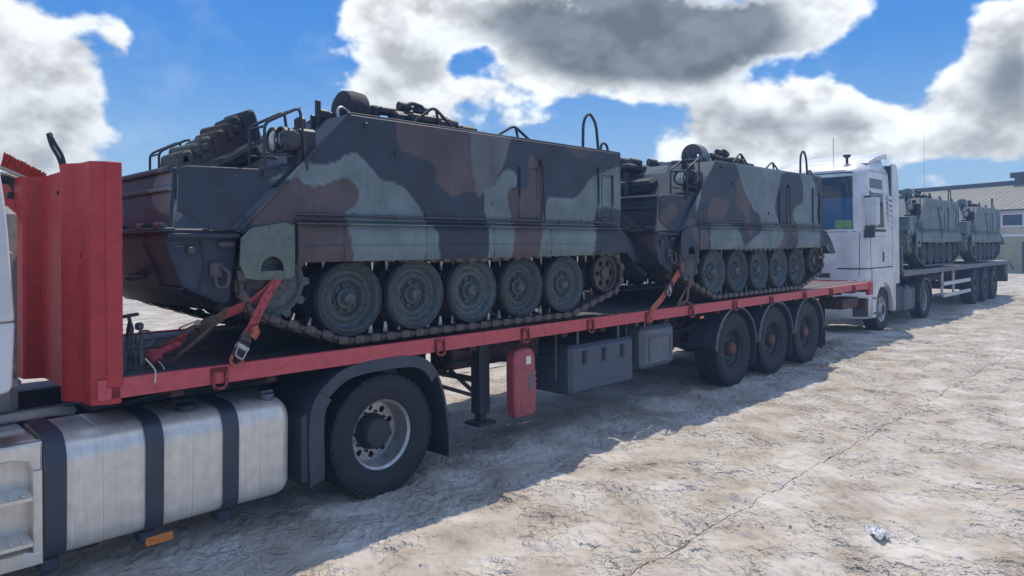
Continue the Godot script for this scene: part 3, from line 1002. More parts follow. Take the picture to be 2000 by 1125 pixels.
	m.lathe(prof([0.0, 0.0, 0.30, 0.0, 0.30, 0.03, 0.285, 0.05]), 28, Transform3D(Basis(Vector3.RIGHT, -PI / 2), Vector3(0.34, 1.885, -0.78)))
	m.lathe(prof([0.0, -0.13, 0.12, -0.125, 0.165, -0.09, 0.175, 0.0, 0.165, 0.09, 0.12, 0.125, 0.0, 0.13]), 22, Transform3D(Basis(Vector3.UP, PI / 2), Vector3(0.30, 2.01, -0.52)))
	m.box(Vector3(0.49, 1.985, -0.50), Vector3(0.10, 0.17, 0.20), 0.02)
	obj("driver_hatch", m, M.tarp_dark if detail == 2 else paint, r)
	m = Mb.new()
	m.tube(smooth_path(v3([0.06, 1.80, -0.30, 0.05, 1.95, -0.33, 0.12, 1.99, -0.36, 0.24, 1.93, -0.38]), false, 5), 0.014, 6)
	obj("grab_handle", m, M.zinc, r)
	for k in 4:
		m = Mb.new()
		m.box(Vector3(-0.02 + 0.12 * k, 1.925, -0.44 - 0.05 * k), Vector3(0.09, 0.08, 0.06), 0.012)
		obj("periscope", m, M.dark, r)
	# commander's cupola, gun mount and hatch
	m = Mb.new()
	m.lathe(prof([0.0, 0.0, 0.44, 0.0, 0.44, 0.06, 0.40, 0.085, 0.36, 0.085, 0.34, 0.06, 0.0, 0.06]), 32, Transform3D(Basis(Vector3.RIGHT, -PI / 2), Vector3(1.05, 1.885, -1.20)))
	for k in 5:
		var a := 0.5 + k * 0.75
		m.box(Vector3(1.05 + 0.38 * cos(a), 1.99, -1.20 + 0.38 * sin(a)), Vector3(0.10, 0.075, 0.16), 0.015, Basis(Vector3.UP, -a))
	m.box(Vector3(1.36, 2.00, -1.15), Vector3(0.30, 0.05, 0.5), 0.02, Basis(Vector3.BACK, 0.12))
	obj("cupola", m, paint if detail < 2 else M.tarp_dark, r)
	m = Mb.new()
	m.bar(Vector3(0.52, 2.03, -0.42), Vector3(1.06, 2.05, -0.46), 0.08, 0.07, 0.015)
	m.tube([Vector3(0.74, 2.10, -0.42), Vector3(0.86, 2.10, -0.42)], 0.040, 10)
	m.tube(round_corners(v3([0.80, 2.10, -0.40, 0.88, 2.14, -0.40, 1.00, 2.12, -0.40, 1.04, 2.06, -0.42]), 0.03), 0.020, 8)
	m.box(Vector3(1.00, 2.09, -0.44), Vector3(0.16, 0.07, 0.10), 0.015)
	m.box(Vector3(1.22, 1.975, -0.36), Vector3(0.12, 0.15, 0.12), 0.03)
	m.tube([Vector3(1.08, 2.00, -0.34), Vector3(1.36, 1.985, -0.34)], 0.045, 10)
	m.bar(Vector3(0.62, 1.96, -0.30), Vector3(1.22, 1.95, -0.28), 0.06, 0.08, 0.01)
	m.box(Vector3(0.88, 1.965, -0.22), Vector3(0.34, 0.07, 0.10), 0.015)
	m.box(Vector3(1.46, 1.935, -0.30), Vector3(0.22, 0.08, 0.12), 0.02)
	m.tube([Vector3(1.05, 1.90, -0.40), Vector3(1.05, 2.05, -0.44)], 0.025, 8)
	m.box(Vector3(0.70, 1.97, -0.40), Vector3(0.12, 0.13, 0.14), 0.02)
	obj("gun_mount", m, M.dark, r)
	for q in [[0.82, 0.78, 2.08, 1.06, 0.53], [1.86, 0.36, 2.03, 2.10, 0.42]]:
		m = Mb.new()
		var x: float = q[0]
		var y: float = q[2]
		m.tube(round_corners([Vector3(x - 0.14, 1.89, -0.16), Vector3(x + 0.12, y, -0.16), Vector3(x + 0.40, 1.88, -0.16)], 0.06), 0.0145, 8)
		m.tube([Vector3(x + 0.15, y - 0.03, -0.16), Vector3(x + 0.19, 1.88, -0.16)], 0.013, 8)
		obj("roof_rail", m, M.dark, r)
	m = Mb.new()
	m.bb(1.60, 2.75, 1.885, 1.925, -0.70, W + 0.70, 0.015)
	m.box(Vector3(2.1, 1.94, -0.80), Vector3(0.30, 0.04, 0.08), 0.01)
	obj("cargo_hatch", m, paint, r)
	m = Mb.new()
	m.tube(round_corners(v3([3.14, 1.88, -0.20, 3.15, 2.22, -0.20, 3.26, 2.34, -0.20, 3.385, 2.22, -0.20, 3.43, 1.88, -0.20]), 0.09), 0.017, 8)
	obj("antenna_guard", m, M.dark, r)
	m = Mb.new()
	m.tube(round_corners(v3([3.44, 1.87, -0.20, 3.50, 2.01, -0.20, 3.58, 2.00, -0.20, 3.64, 1.86, -0.20]), 0.04), 0.015, 8)
	m.bb(3.60, 3.68, 1.80, 1.87, -0.10, -0.30, 0.012)
	obj("rear_loop", m, M.dark, r)
	# fittings on the side and rear
	m = Mb.new()
	m.bb(1.93, 2.19, 1.09, 1.58, -0.030, -0.012, 0.004)
	m.bb(1.91, 1.935, 1.08, 1.60, -0.030, -0.004, 0.004)
	m.bb(2.155, 2.18, 1.08, 1.60, -0.030, -0.004, 0.004)
	obj("side_panel", m, paint, r)
	m = Mb.new()
	m.bar(Vector3(2.235, 1.66, 0.004), Vector3(2.265, 1.06, 0.004), 0.016, 0.020)
	m.box(Vector3(2.237, 1.66, -0.008), Vector3(0.05, 0.05, 0.04), 0.006)
	obj("strap_post", m, M.dark, r)
	m = Mb.new()
	m.bb(3.18, 3.21, 1.10, 1.68, -0.030, 0.002, 0.005)
	m.bb(3.44, 3.47, 1.10, 1.62, -0.030, 0.002, 0.005)
	m.bb(3.21, 3.44, 1.60, 1.625, -0.030, -0.004, 0.004)
	m.bb(3.25, 3.41, 1.12, 1.58, -0.040, -0.018, 0.004)
	obj("stowage_frame", m, paint, r)
	m = Mb.new()
	m.bb(3.60, 3.70, 1.05, 1.70, W + 0.5, -0.5, 0.02)
	m.bb(3.60, 3.66, 1.66, 1.70, -0.08, -0.35, 0.01)
	m.tube([Vector3(3.60, 1.55, -0.20), Vector3(3.68, 1.55, -0.20)], 0.05, 12)
	obj("rear_ramp", m, paint, r)
	if detail == 1:
		m = Mb.new()
		for q in [[-0.55, 1.93, 0.25], [-0.22, 1.94, 0.18], [0.22, 1.97, 0.12]]:
			m.tube([Vector3(q[0] - q[2] / 2, q[1], -1.2), Vector3(q[0] + q[2] / 2, q[1] - 0.01, -1.15)], 0.06, 10)
		m.box(Vector3(-0.52, 1.84, -1.15), Vector3(0.24, 0.10, 0.3), 0.03)
		m.box(Vector3(-0.1, 1.86, -1.35), Vector3(0.36, 0.10, 0.5), 0.03)
		m.bar(Vector3(-0.52, 1.45, -1.1), Vector3(-0.50, 1.85, -1.1), 0.05, 0.05)
		m.bar(Vector3(-0.30, 1.55, -1.3), Vector3(-0.25, 1.86, -1.3), 0.05, 0.05)
		obj("sight_covers", m, M.dark, r)
		m = Mb.new()
		m.box(Vector3(-0.36, 1.58, -1.25), Vector3(0.24, 0.18, 1.0), 0.04, Basis(Vector3.BACK, 0.35))
		obj("engine_louver", m, M.tarp_dark, r)
	return r


func make_track_bundle(at: Vector3, size: float) -> void:
	# a row of ribbed rubber pads lashed on the sloping bow
	var t := thing("ribbed_bundle", "bundle of curved, ribbed camouflaged pads lashed on the bow of the nearest carrier", "bundle", at)
	t.scale = Vector3.ONE * size
	var mats := [M.khaki, M.khaki, M.khaki, M.tarp_brown, M.tarp_brown, M.tarp_dark, M.tarp_dark]
	for k in 7:
		var m := Mb.new()
		var u := k / 6.0
		var h := 0.13 + 0.10 * u
		var pad := PackedVector2Array()
		for q in smooth_path([Vector2(-0.02, -0.06), Vector2(0.115, -0.06), Vector2(0.135, h * 0.55), Vector2(0.125, h * 0.92), Vector2(0.09, h), Vector2(0.045, h * 0.94), Vector2(0.02, h * 0.62)], true, 4): pad.append(q)
		var xf := Transform3D(Basis(Vector3.UP, 0.10 * sin(k * 2.1)) * Basis(Vector3.BACK, 0.32 + 0.08 * sin(k * 1.7)), Vector3(-0.34 + 0.092 * k, 0.04 + 0.30 * u, -0.24))
		m.prism(pad, -0.22 + 0.02 * sin(k * 3.0), 0.22 + 0.015 * cos(k * 2.0), xf, 0.022)
		m.box(xf * Vector3(0.06, h * 0.45, 0.225), Vector3(0.05, 0.06, 0.02), 0.008, xf.basis)
		obj("pad", m, mats[k], t)
	var m2 := Mb.new()
	m2.box(Vector3(0.02, 0.10, -0.25), Vector3(0.62, 0.16, 0.74), 0.05, Basis(Vector3.BACK, 0.50))
	obj("backing", m2, M.tarp_dark, t)
	m2 = Mb.new()
	m2.ribbon(v3([-0.36, 0.02, 0.17, -0.05, 0.11, 0.20, 0.30, 0.33, 0.20]), v3([0, 0.02, 0, 0, 0.02, 0, 0, 0.02, 0]), 0.006)
	obj("lashing", m2, M.khaki, t)


# ---------------------------------------------------------------- lorries
func tyre_mesh(R: float, w: float, rim: float) -> ArrayMesh:   # outer face at z = 0, going back to -w
	var m := Mb.new()
	var h := w / 2.0
	var P := [rim, -h * 0.80, rim + 0.03, -h * 0.95, R * 0.80, -h, R * 0.93, -h * 0.96, R * 0.98, -h * 0.84]
	for k in 5:
		var z := lerpf(-h * 0.78, h * 0.78, k / 4.0)
		var hw := h * 0.16
		P.append_array([R, z - hw, R, z + hw])
		if k < 4: P.append_array([R - 0.014, z + hw + 0.001, R - 0.014, lerpf(-h * 0.78, h * 0.78, (k + 1) / 4.0) - hw - 0.001])
	P.append_array([R * 0.98, h * 0.84, R * 0.955, h * 0.93, R * 0.93, h * 0.96, R * 0.925, h * 0.945, R * 0.88, h * 0.985, R * 0.80, h, R * 0.72, h * 0.985, R * 0.70, h * 0.955, rim + 0.03, h * 0.93, rim + 0.006, h * 0.86, rim, h * 0.78])
	m.lathe(prof(P), 56, Transform3D(Basis(), Vector3(0, 0, -h)))
	for k in 46:
		for z in [-h + h * 0.80, -h - h * 0.80]:
			m.box(Basis(Vector3.BACK, TAU * k / 46) * Vector3(R * 0.978, 0, z), Vector3(0.026, 0.034, 0.032), 0.004, Basis(Vector3.BACK, TAU * k / 46))
	return m.done()


func drive_rim_mesh() -> ArrayMesh:
	var m := Mb.new()
	# from the flange inwards: the outside of the course faces the viewer
	m.lathe(prof([0.316, -0.050, 0.316, -0.028, 0.308, -0.018, 0.300, -0.022, 0.292, -0.040, 0.270, -0.052, 0.262, -0.150, 0.252, -0.175, 0.249, -0.205]), 56)
	m.disc_holes(0.150, 0.249, 10, 0.028, 0.026, -0.205, 0.012)
	m.lathe(prof([0.262, -0.33, 0.275, -0.33, 0.275, -0.05]), 40)
	return m.done()


func drive_hub_mesh() -> ArrayMesh:
	var m := Mb.new()
	m.lathe(prof([0.152, -0.24, 0.152, -0.190, 0.146, -0.182, 0.140, -0.150, 0.128, -0.095, 0.112, -0.078, 0.0, -0.072]), 32)
	for k in 10:
		var a := TAU * (k + 0.5) / 10
		m.lathe(prof([0.011, -0.21, 0.011, -0.182, 0.008, -0.175, 0.0, -0.174]), 6, Transform3D(Basis(), Vector3(cos(a) * 0.166, sin(a) * 0.166, 0)))
	return m.done()


func trailer_rim_mesh() -> ArrayMesh:
	var m := Mb.new()
	m.lathe(prof([0.300, -0.060, 0.300, -0.030, 0.292, -0.022, 0.284, -0.030, 0.272, -0.050, 0.258, -0.110, 0.245, -0.140, 0.235, -0.150]), 48)
	m.disc_holes(0.150, 0.235, 10, 0.022, 0.024, -0.150, 0.012)
	m.lathe(prof([0.152, -0.18, 0.150, -0.148, 0.110, -0.140, 0.100, -0.120, 0.095, -0.05, 0.085, -0.040]), 32)
	m.lathe(prof([0.25, -0.36, 0.262, -0.36, 0.262, -0.06]), 36)
	return m.done()


func steer_rim_mesh() -> ArrayMesh:
	var m := Mb.new()
	m.lathe(prof([0.300, -0.060, 0.300, -0.022, 0.292, -0.014, 0.282, -0.022, 0.268, -0.060, 0.255, -0.070]), 40)
	m.disc_holes(0.165, 0.255, 10, 0.024, 0.026, -0.060, 0.012)
	m.lathe(prof([0.166, -0.10, 0.160, -0.055, 0.140, 0.000, 0.118, 0.020]), 32)
	m.lathe(prof([0.26, -0.3, 0.27, -0.3, 0.27, -0.05]), 30)
	for k in 10:
		var a := TAU * (k + 0.5) / 10
		m.lathe(prof([0.016, -0.07, 0.016, 0.0, 0.0, 0.004]), 6, Transform3D(Basis(), Vector3(cos(a) * 0.185, sin(a) * 0.185, -0.03)))
	return m.done()


func add_wheel(parent: Node, at: Vector3, kind: String, far := false) -> void:   # at: the centre of the outer face
	var w := part("wheel", parent, at)
	w.basis = (Basis(Vector3.UP, PI) if far else Basis()) * Basis(Vector3.BACK, at.x * 2.3)
	match kind:
		"drive":
			obj("tyre", M.tyre_drive, M.rubber, w)
			obj("rim", M.rim_drive, M.steel, w)
			obj("hub", M.hub_drive, M.dark, w)
		"trailer":
			obj("tyre", M.tyre_trailer, M.rubber, w)
			obj("rim", M.rim_trailer, M.steel_dark, w)
			var m := Mb.new()
			m.lathe(prof([0.088, -0.06, 0.086, -0.028, 0.070, -0.016, 0.0, -0.014]), 20)
			for k in 6:
				var a := TAU * k / 6
				m.lathe(prof([0.010, -0.03, 0.010, -0.012, 0.0, -0.011]), 6, Transform3D(Basis(), Vector3(cos(a) * 0.066, sin(a) * 0.066, 0)))
			obj("hub_cap", m, M.orange_hub, w)
		"steer":
			obj("tyre", M.tyre_drive, M.rubber, w)
			obj("rim", M.rim_steer, M.steel, w)
			var m := Mb.new()
			m.lathe(prof([0.120, -0.02, 0.116, 0.026, 0.09, 0.040, 0.0, 0.042]), 24)
			obj("hub", m, M.dark, w)


func arch(m: Mb, x: float, y: float, r: float, a0: float, a1: float, z0: float, z1: float, t: float, lip: float, n := 18) -> void:   # a mudguard: bent sheet with a lip on its outer edge
	var outer := []
	var inner := []
	for i in n + 1:
		var a := lerpf(a0, a1, float(i) / n)
		var d := Vector3(cos(a), sin(a), 0)
		var c := Vector3(x, y, 0)
		outer.append([c + d * r + Vector3(0, 0, z0), c + d * r + Vector3(0, 0, z1)])
		inner.append([c + d * (r - t) + Vector3(0, 0, z0), c + d * (r - t) + Vector3(0, 0, z1)])
	m.grid(outer, true)
	m.grid(inner)
	var lp := PackedVector2Array()
	for i in n + 1:
		var a := lerpf(a0, a1, float(i) / n)
		lp.append(Vector2(x + cos(a) * (r + 0.004), y + sin(a) * (r + 0.004)))
	for i in n + 1:
		var a := lerpf(a1, a0, float(i) / n)
		lp.append(Vector2(x + cos(a) * (r - lip), y + sin(a) * (r - lip)))
	m.prism(lp, z0 - 0.002, z0 + 0.012, Transform3D(), 0.003)
	m.prism(lp, z1 - 0.012, z1 + 0.002, Transform3D(), 0.003)


func make_front_tractor() -> void:
	var t := thing("tractor_unit", "rear half of the nearest lorry's tractor unit with long silver fuel tank and black mudguard", "lorry", Vector3(0, 0, 0))
	var m := Mb.new()
	for z in [-0.85, -1.65]:
		m.bb(-3.6, 5.3, 0.72, 0.98, z - 0.04, z + 0.04, 0.006)
	for x in [-1.0, 1.0, 2.6, 3.6, 4.9]:
		m.bb(x - 0.06, x + 0.06, 0.76, 0.94, -1.61, -0.89, 0.006)
	m.bb(3.62, 3.78, 0.55, 0.98, -0.14, -0.78, 0.02)
	m.bb(2.2, 3.5, 0.97, 1.02, -0.50, -0.78, 0.01)
	m.tube(smooth_path(v3([2.4, 1.00, -0.45, 2.7, 1.045, -0.42, 3.0, 1.02, -0.45, 3.4, 1.03, -0.5])), 0.02, 6)
	obj("chassis_frame", m, M.dark, t)
	m = Mb.new()
	m.bb(3.75, 4.95, 0.98, 1.10, -0.55, -1.95, 0.02)
	m.box(Vector3(4.35, 1.10, -1.25), Vector3(1.0, 0.05, 0.9), 0.02)
	m.bar(Vector3(4.24, 0.5, -0.3), Vector3(4.24, 0.5, -2.2), 0.16, 0.16, 0.04)
	obj("fifth_wheel_coupling", m, M.steel_dark, t)
	# fuel tank: rounded section drawn along x, its end domed
	var tank_sec := rounded_poly(v2([-0.62, 0.22, -0.055, 0.22, -0.03, 0.94, -0.62, 0.96]), [0.09, 0.12, 0.19, 0.10], 10)
	m = Mb.new()
	var rows := []
	var stops := [[1.85, 0.0], [3.30, 0.0], [3.345, 0.006], [3.38, 0.022], [3.405, 0.048], [3.412, 0.075]]
	for s in stops:
		var row := []
		var cen := Vector2(-0.33, 0.58)
		for q in tank_sec:
			var d := q - cen
			var k: float = 1.0 - s[1] / maxf(0.2, d.length())
			row.append(Vector3(s[0], cen.y + d.y * k, cen.x + d.x * k))
		row.append(row[0])
		rows.append(row)
	m.grid(rows, true)
	m.face(rows[rows.size() - 1].slice(0, -1), Vector3.RIGHT)
	m.face(rows[0].slice(0, -1), Vector3.LEFT)
	for x in [2.16, 2.70, 3.17]:                  # pressed seams round the tank
		var seam := []
		for q in tank_sec: seam.append(Vector3(x, q.y, q.x))
		m.tube(seam, 0.0035, 5, true)
	var tank := obj("fuel_tank", m, M.aluminium, t)
	for x in [1.905, 2.455, 2.955]:
		m = Mb.new()
		var band := []
		var wid := []
		for q in rounded_poly(v2([-0.60, 0.212, -0.047, 0.212, -0.022, 0.948, -0.60, 0.968]), [0.0, 0.12, 0.19, 0.0], 10):
			band.append(Vector3(x, q.y, q.x))
			wid.append(Vector3(0.055, 0, 0))
		m.ribbon(band, wid, 0.008)
		m.bb(x - 0.07, x + 0.03, 0.14, 0.22, -0.10, -0.24, 0.012)
		m.tube([Vector3(x - 0.02, 0.13, -0.12), Vector3(x - 0.02, 0.22, -0.12)], 0.012, 6)
		obj("tank_strap", m, M.dark_plastic, tank)
	m = Mb.new()
	var up := Transform3D(Basis(Vector3.RIGHT, -PI / 2), Vector3(3.28, 0.925, -0.155))
	m.lathe(prof([0.036, -0.02, 0.036, 0.020, 0.050, 0.022, 0.052, 0.050, 0.040, 0.058, 0.0, 0.060]), 20, up)
	m.box(Vector3(3.28, 0.99, -0.155), Vector3(0.09, 0.025, 0.022), 0.006)
	obj("filler_cap", m, M.bluegrey, tank)
	m = Mb.new()
	m.lathe(prof([0.07, -0.02, 0.07, 0.03, 0.06, 0.045, 0.0, 0.045]), 20, Transform3D(Basis(Vector3.RIGHT, -PI / 2), Vector3(2.72, 0.935, -0.22)))
	m.tube(smooth_path(v3([2.60, 0.96, -0.35, 2.66, 1.0, -0.30, 2.72, 0.99, -0.26])), 0.012, 6)
	obj("sender_cap", m, M.dark, tank)
	# step box towards the cab: a frame with a recess and two treads
	m = Mb.new()
	m.prism(rounded_poly(v2([1.10, 0.225, 1.835, 0.225, 1.838, 0.935, 1.10, 0.93]), [0.03, 0.02, 0.02, 0.03]), -0.62, -0.13, Transform3D(), 0.004)
	m.prism(v2([1.10, 0.225, 1.838, 0.225, 1.838, 0.30, 1.79, 0.30, 1.745, 0.315, 1.10, 0.315]), -0.13, -0.030, Transform3D(), 0.006)
	m.prism(v2([1.10, 0.845, 1.70, 0.845, 1.765, 0.825, 1.79, 0.77, 1.838, 0.77, 1.838, 0.935, 1.10, 0.935]), -0.13, -0.034, Transform3D(), 0.012)
	m.prism(v2([1.79, 0.30, 1.838, 0.30, 1.838, 0.77, 1.79, 0.77]), -0.13, -0.032, Transform3D(), 0.004)
	obj("step_box", m, M.aluminium, t)
	for y in [0.375, 0.635]:
		m = Mb.new()
		m.prism(v2([-0.10, 0.0, 0.06, -0.012, 0.075, -0.008, 0.075, 0.012, 0.06, 0.016, -0.10, 0.030]), 1.12, 1.775, Transform3D(Basis(Vector3(0, 0, 1), Vector3(0, 1, 0), Vector3(1, 0, 0)), Vector3(0, y, -0.03)), 0.003)
		for k in 11: m.box(Vector3(1.15 + 0.058 * k, y + 0.024, -0.02), Vector3(0.012, 0.010, 0.12), 0.002)
		obj("step_tread", m, M.aluminium, t)
	m = Mb.new()
	m.box(Vector3(2.50, 0.150, -0.10), Vector3(0.17, 0.055, 0.03), 0.006)
	obj("side_reflector", m, M.amber, t)
	# mudguard in three pieces, and mud flap
	var outl := v2([3.54, 0.24, 3.545, 0.80, 3.70, 1.02, 3.95, 1.125, 4.45, 1.135, 4.70, 1.05, 4.83, 0.84, 4.90, 0.55, 4.92, 0.30])
	var crv := []
	for q in outl: crv.append(q)
	crv = smooth_path(crv, false, 5)
	var names := ["front_mudguard", "top_mudguard", "rear_mudguard"]
	var cuts := [0, 8, 28, crv.size() - 1]
	for k in 3:
		m = Mb.new()
		var a: Array = crv.slice(cuts[k], cuts[k + 1] + 1)
		var top := []
		var bot := []
		var face_poly := PackedVector2Array()
		for q in a:
			top.append([Vector3(q.x, q.y, -0.01), Vector3(q.x, q.y, -0.62)])
			var d: Vector2 = (Vector2(4.24, 0.5) - q).normalized()
			bot.append([Vector3(q.x + d.x * 0.015, q.y + d.y * 0.015, -0.01), Vector3(q.x + d.x * 0.015, q.y + d.y * 0.015, -0.62)])
			face_poly.append(q)
		m.grid(top); m.grid(bot, true)
		var back := a.duplicate()
		back.reverse()
		for q in back:
			var d: Vector2 = Vector2(4.24, 0.5) - q
			var lip := 0.13 if k == 0 else (0.10 if k == 1 else 0.025)
			face_poly.append(q + d.normalized() * minf(lip, maxf(0.02, d.length() - 0.535)))
		m.prism(face_poly, -0.010, 0.008, Transform3D(), 0.004)
		if k == 0: m.bb(3.50, 3.62, 0.26, 0.80, -0.02, -0.45, 0.03)
		obj(names[k], m, M.dark_plastic, t)
	m = Mb.new()
	m.bb(4.915, 4.93, 0.17, 0.56, -0.02, -0.60, 0.004)
	obj("mud_flap", m, M.rubber, t)
	m = Mb.new()
	m.lathe(prof([0.0, 0, 0.07, 0.0, 0.075, 0.03, 0.0, 0.035]), 14, Transform3D(Basis(Vector3.UP, PI / 2), Vector3(4.94, 0.62, -0.25)))
	obj("tail_lamp", m, M.lens_red, t)
	add_wheel(t, Vector3(4.24, 0.50, -0.03), "drive")
	add_wheel(t, Vector3(4.24, 0.50, -0.66), "drive", true)
	add_wheel(t, Vector3(4.24, 0.50, -2.47), "drive", true)
	# rear of the cab: white side fairing, grey intake duct and the exhaust pipe
	m = Mb.new()
	m.prism(rounded_poly(v2([0.30, 1.655, 1.700, 1.655, 1.665, 2.30, 1.60, 2.75, 0.30, 2.75]), [0.0, 0.02, 0.3, 0.1, 0.0]), -0.04, 0.012, Transform3D(), 0.010)
	m.prism(rounded_poly(v2([0.30, 1.25, 1.685, 1.25, 1.70, 1.645, 0.30, 1.645]), [0.0, 0.05, 0.01, 0.0]), -0.04, 0.012, Transform3D(), 0.010)
	obj("side_fairing", m, M.white, t)
	m = Mb.new()
	m.bb(-0.90, 1.20, 0.95, 3.5, -0.06, -2.44, 0.08)
	m.bb(-0.95, -0.45, 0.35, 0.95, -0.06, -2.44, 0.05)
	m.bb(0.70, 1.09, 0.32, 0.95, -0.06, -2.44, 0.05)
	obj("cab", m, M.white, t)
	add_wheel(t, Vector3(0.12, 0.50, -0.06), "steer")
	add_wheel(t, Vector3(0.12, 0.50, -2.44), "steer", true)
	m = Mb.new()
	m.bb(-0.45, 1.2, 0.35, 0.98, -0.45, -2.05, 0.03)
	m.bb(1.0, 3.4, 0.25, 0.92, -1.95, -2.45, 0.10)  # unseen far-side tank, added to block light from beneath
	obj("underbody", m, M.dark, t)
	m = Mb.new()
	m.bb(1.50, 1.80, 1.02, 2.33, -0.42, -0.80, 0.05)
	m.bb(1.53, 1.77, 1.45, 2.05, -0.40, -0.44, 0.012)
	m.bb(1.52, 1.78, 1.32, 1.36, -0.38, -0.44, 0.012)
	m.bb(1.50, 1.805, 1.20, 1.27, -0.38, -0.82, 0.02)
	obj("air_intake", m, M.grey_plastic, t)
	m = Mb.new()
	m.tube(smooth_path(v3([1.3, 0.98, -0.35, 1.6, 1.06, -0.2, 1.9, 1.05, -0.3, 2.1, 1.0, -0.5])), 0.03, 8)
	m.bb(0.9, 1.75, 1.0, 1.03, -0.02, -0.55, 0.008)
	obj("catwalk", m, M.grey_plastic, t)
	m = Mb.new()
	m.tube(round_corners(v3([0.9, 2.585, -1.62, 2.00, 2.60, -1.62, 2.04, 2.42, -1.62]), 0.08), 0.045, 10)
	m.box(Vector3(1.98, 2.47, -1.62), Vector3(0.07, 0.05, 0.07), 0.01)
	obj("exhaust_pipe", m, M.dark, t)


func make_trailer_one() -> void:
	var t := thing("flatbed_trailer", "long flatbed semi-trailer with red side rails and red ribbed headboard, nearest lorry", "trailer", Vector3.ZERO)
	var m: Mb
	for k in 9:                                        # deck boards
		m = Mb.new()
		var z := -0.05 - k * 0.268
		m.bb(2.26, 15.98, 1.205, 1.238 + (0.004 if k % 2 else 0.0), z - 0.004, z - 0.262, 0.004)
		obj("deck_board", m, M.deck, t)
	for z in [0.0, -2.5]:
		m = Mb.new()
		m.prism(v2([0, 0, -0.05, 0, -0.05, -0.012, -0.014, -0.016, -0.014, -0.104, -0.05, -0.108, -0.05, -0.122, 0, -0.122]), 2.12, 16.06, Transform3D(Basis(Vector3(0, 0, 1 if z == 0.0 else -1), Vector3(0, 1, 0), Vector3(1, 0, 0)), Vector3(0, 1.252, z)), 0.003)
		obj("side_rail", m, M.red_rail, t)
	m = Mb.new()
	m.bb(15.99, 16.10, 1.05, 1.25, -0.01, -2.49, 0.008)
	m.bb(15.90, 16.13, 1.00, 1.27, 0.012, -0.06, 0.01)
	obj("rear_beam", m, M.red, t)
	m = Mb.new()
	for z in [-0.72, -1.78]:
		m.prism(v2([2.5, 1.20, 15.9, 1.20, 15.9, 0.98, 9.4, 0.82, 6.3, 0.82, 5.3, 1.00, 2.5, 1.06]), z - 0.06, z + 0.06, Transform3D(), 0.006)
		m.bb(5.2, 15.8, 0.80, 0.83, z - 0.10, z + 0.10, 0.006)
	var xx := 2.6
	while xx < 16.0:
		m.bb(xx - 0.04, xx + 0.04, 1.08, 1.20, -0.03, -2.47, 0.006)
		xx += 0.66
	m.bb(5.25, 6.5, 0.86, 1.12, -0.35, -0.70, 0.02)
	m.bb(9.0, 13.6, 0.62, 0.80, -0.66, -0.84, 0.02)
	m.bb(9.0, 13.6, 0.62, 0.80, -1.66, -1.84, 0.02)
	m.bb(6.4, 9.0, 0.45, 1.08, -0.66, -0.70, 0.01)
	obj("chassis_frame", m, M.frame_brown, t)
	# headboard of folded sheet
	m = Mb.new()
	var plan := [2.245,0.0, 2.195,0.0, 2.095,-0.045, 2.085,-0.19, 2.070,-0.225, 2.020,-0.305, 2.006,-0.335, 2.012,-0.375, 2.115,-0.46, 2.125,-0.52, 2.125,-1.33, 2.115,-1.365, 2.025,-1.400, 2.005,-1.42, 1.985,-1.60, 1.995,-1.63, 2.085,-1.68, 2.06,-1.95, 1.98,-2.06, 1.98,-2.18, 2.06,-2.28, 2.08,-2.48]
	var p2 := v2(plan)
	var back := PackedVector2Array()
	for i in range(p2.size() - 1, -1, -1):
		back.append(p2[i] + Vector2(0.018, -0.004 if i > 1 else -0.03))
	var sheet := p2.duplicate()
	sheet.append_array(back)
	var flat := PackedVector2Array()
	for q in sheet: flat.append(Vector2(q.x, -q.y))
	m.prism(flat, 1.10, 2.60, Transform3D(Basis(Vector3(1, 0, 0), Vector3(0, 0, -1), Vector3(0, 1, 0)), Vector3.ZERO), 0.004)
	m.bb(2.17, 2.262, 1.20, 2.602, 0.006, -0.08, 0.006)
	obj("headboard", m, M.red, t)
	m = Mb.new()
	m.bb(1.30, 1.96, 2.28, 2.46, -1.75, -1.80, 0.01)
	m.bb(1.30, 1.95, 2.30, 2.33, -1.73, -1.76, 0.004)
	obj("headboard_wing", m, M.red, t)
	for q in [[1.998, 2.42, -0.40], [2.078, 2.02, -0.205]]:
		m = Mb.new()
		m.lathe(prof([0.014, 0, 0.014, 0.010, 0.0, 0.012]), 8, Transform3D(Basis(Vector3.UP, -PI / 2), Vector3(q[0] + 0.012, q[1], q[2])))
		obj("bolt_head", m, M.frame_brown, t)
	# lashing hooks under the rail
	for x in [2.86, 4.81, 5.90, 6.94, 8.06, 9.06, 10.26, 11.45, 12.72, 13.90, 15.05]:
		m = Mb.new()
		m.tube(round_corners(v3([x - 0.045, 1.225, 0.006, x - 0.045, 1.10, 0.022, x + 0.045, 1.10, 0.022, x + 0.045, 1.225, 0.006]), 0.04), 0.0125, 8)
		m.box(Vector3(x, 1.225, 0.006), Vector3(0.12, 0.03, 0.014), 0.004)
		obj("lashing_hook", m, M.red_dull, t)
	# landing leg with braces
	for z in [-0.32, -2.18]:
		m = Mb.new()
		m.bb(5.52, 5.66, 0.40, 1.13, z - 0.07, z + 0.07, 0.01)
		m.bb(5.545, 5.635, 0.32, 0.45, z - 0.045, z + 0.045, 0.008)
		m.bb(5.47, 5.71, 0.29, 0.325, z - 0.11, z + 0.11, 0.008)
		obj("landing_leg", m, M.dark, t)
	m = Mb.new()
	m.bar(Vector3(5.52, 0.58, -0.36), Vector3(4.98, 0.80, -0.75), 0.035, 0.035)
	m.bar(Vector3(5.52, 0.62, -0.36), Vector3(5.30, 0.98, -0.70), 0.035, 0.035)
	m.bar(Vector3(5.59, 0.72, -0.36), Vector3(5.59, 0.72, -2.14), 0.05, 0.05)
	obj("leg_brace", m, M.dark, t)
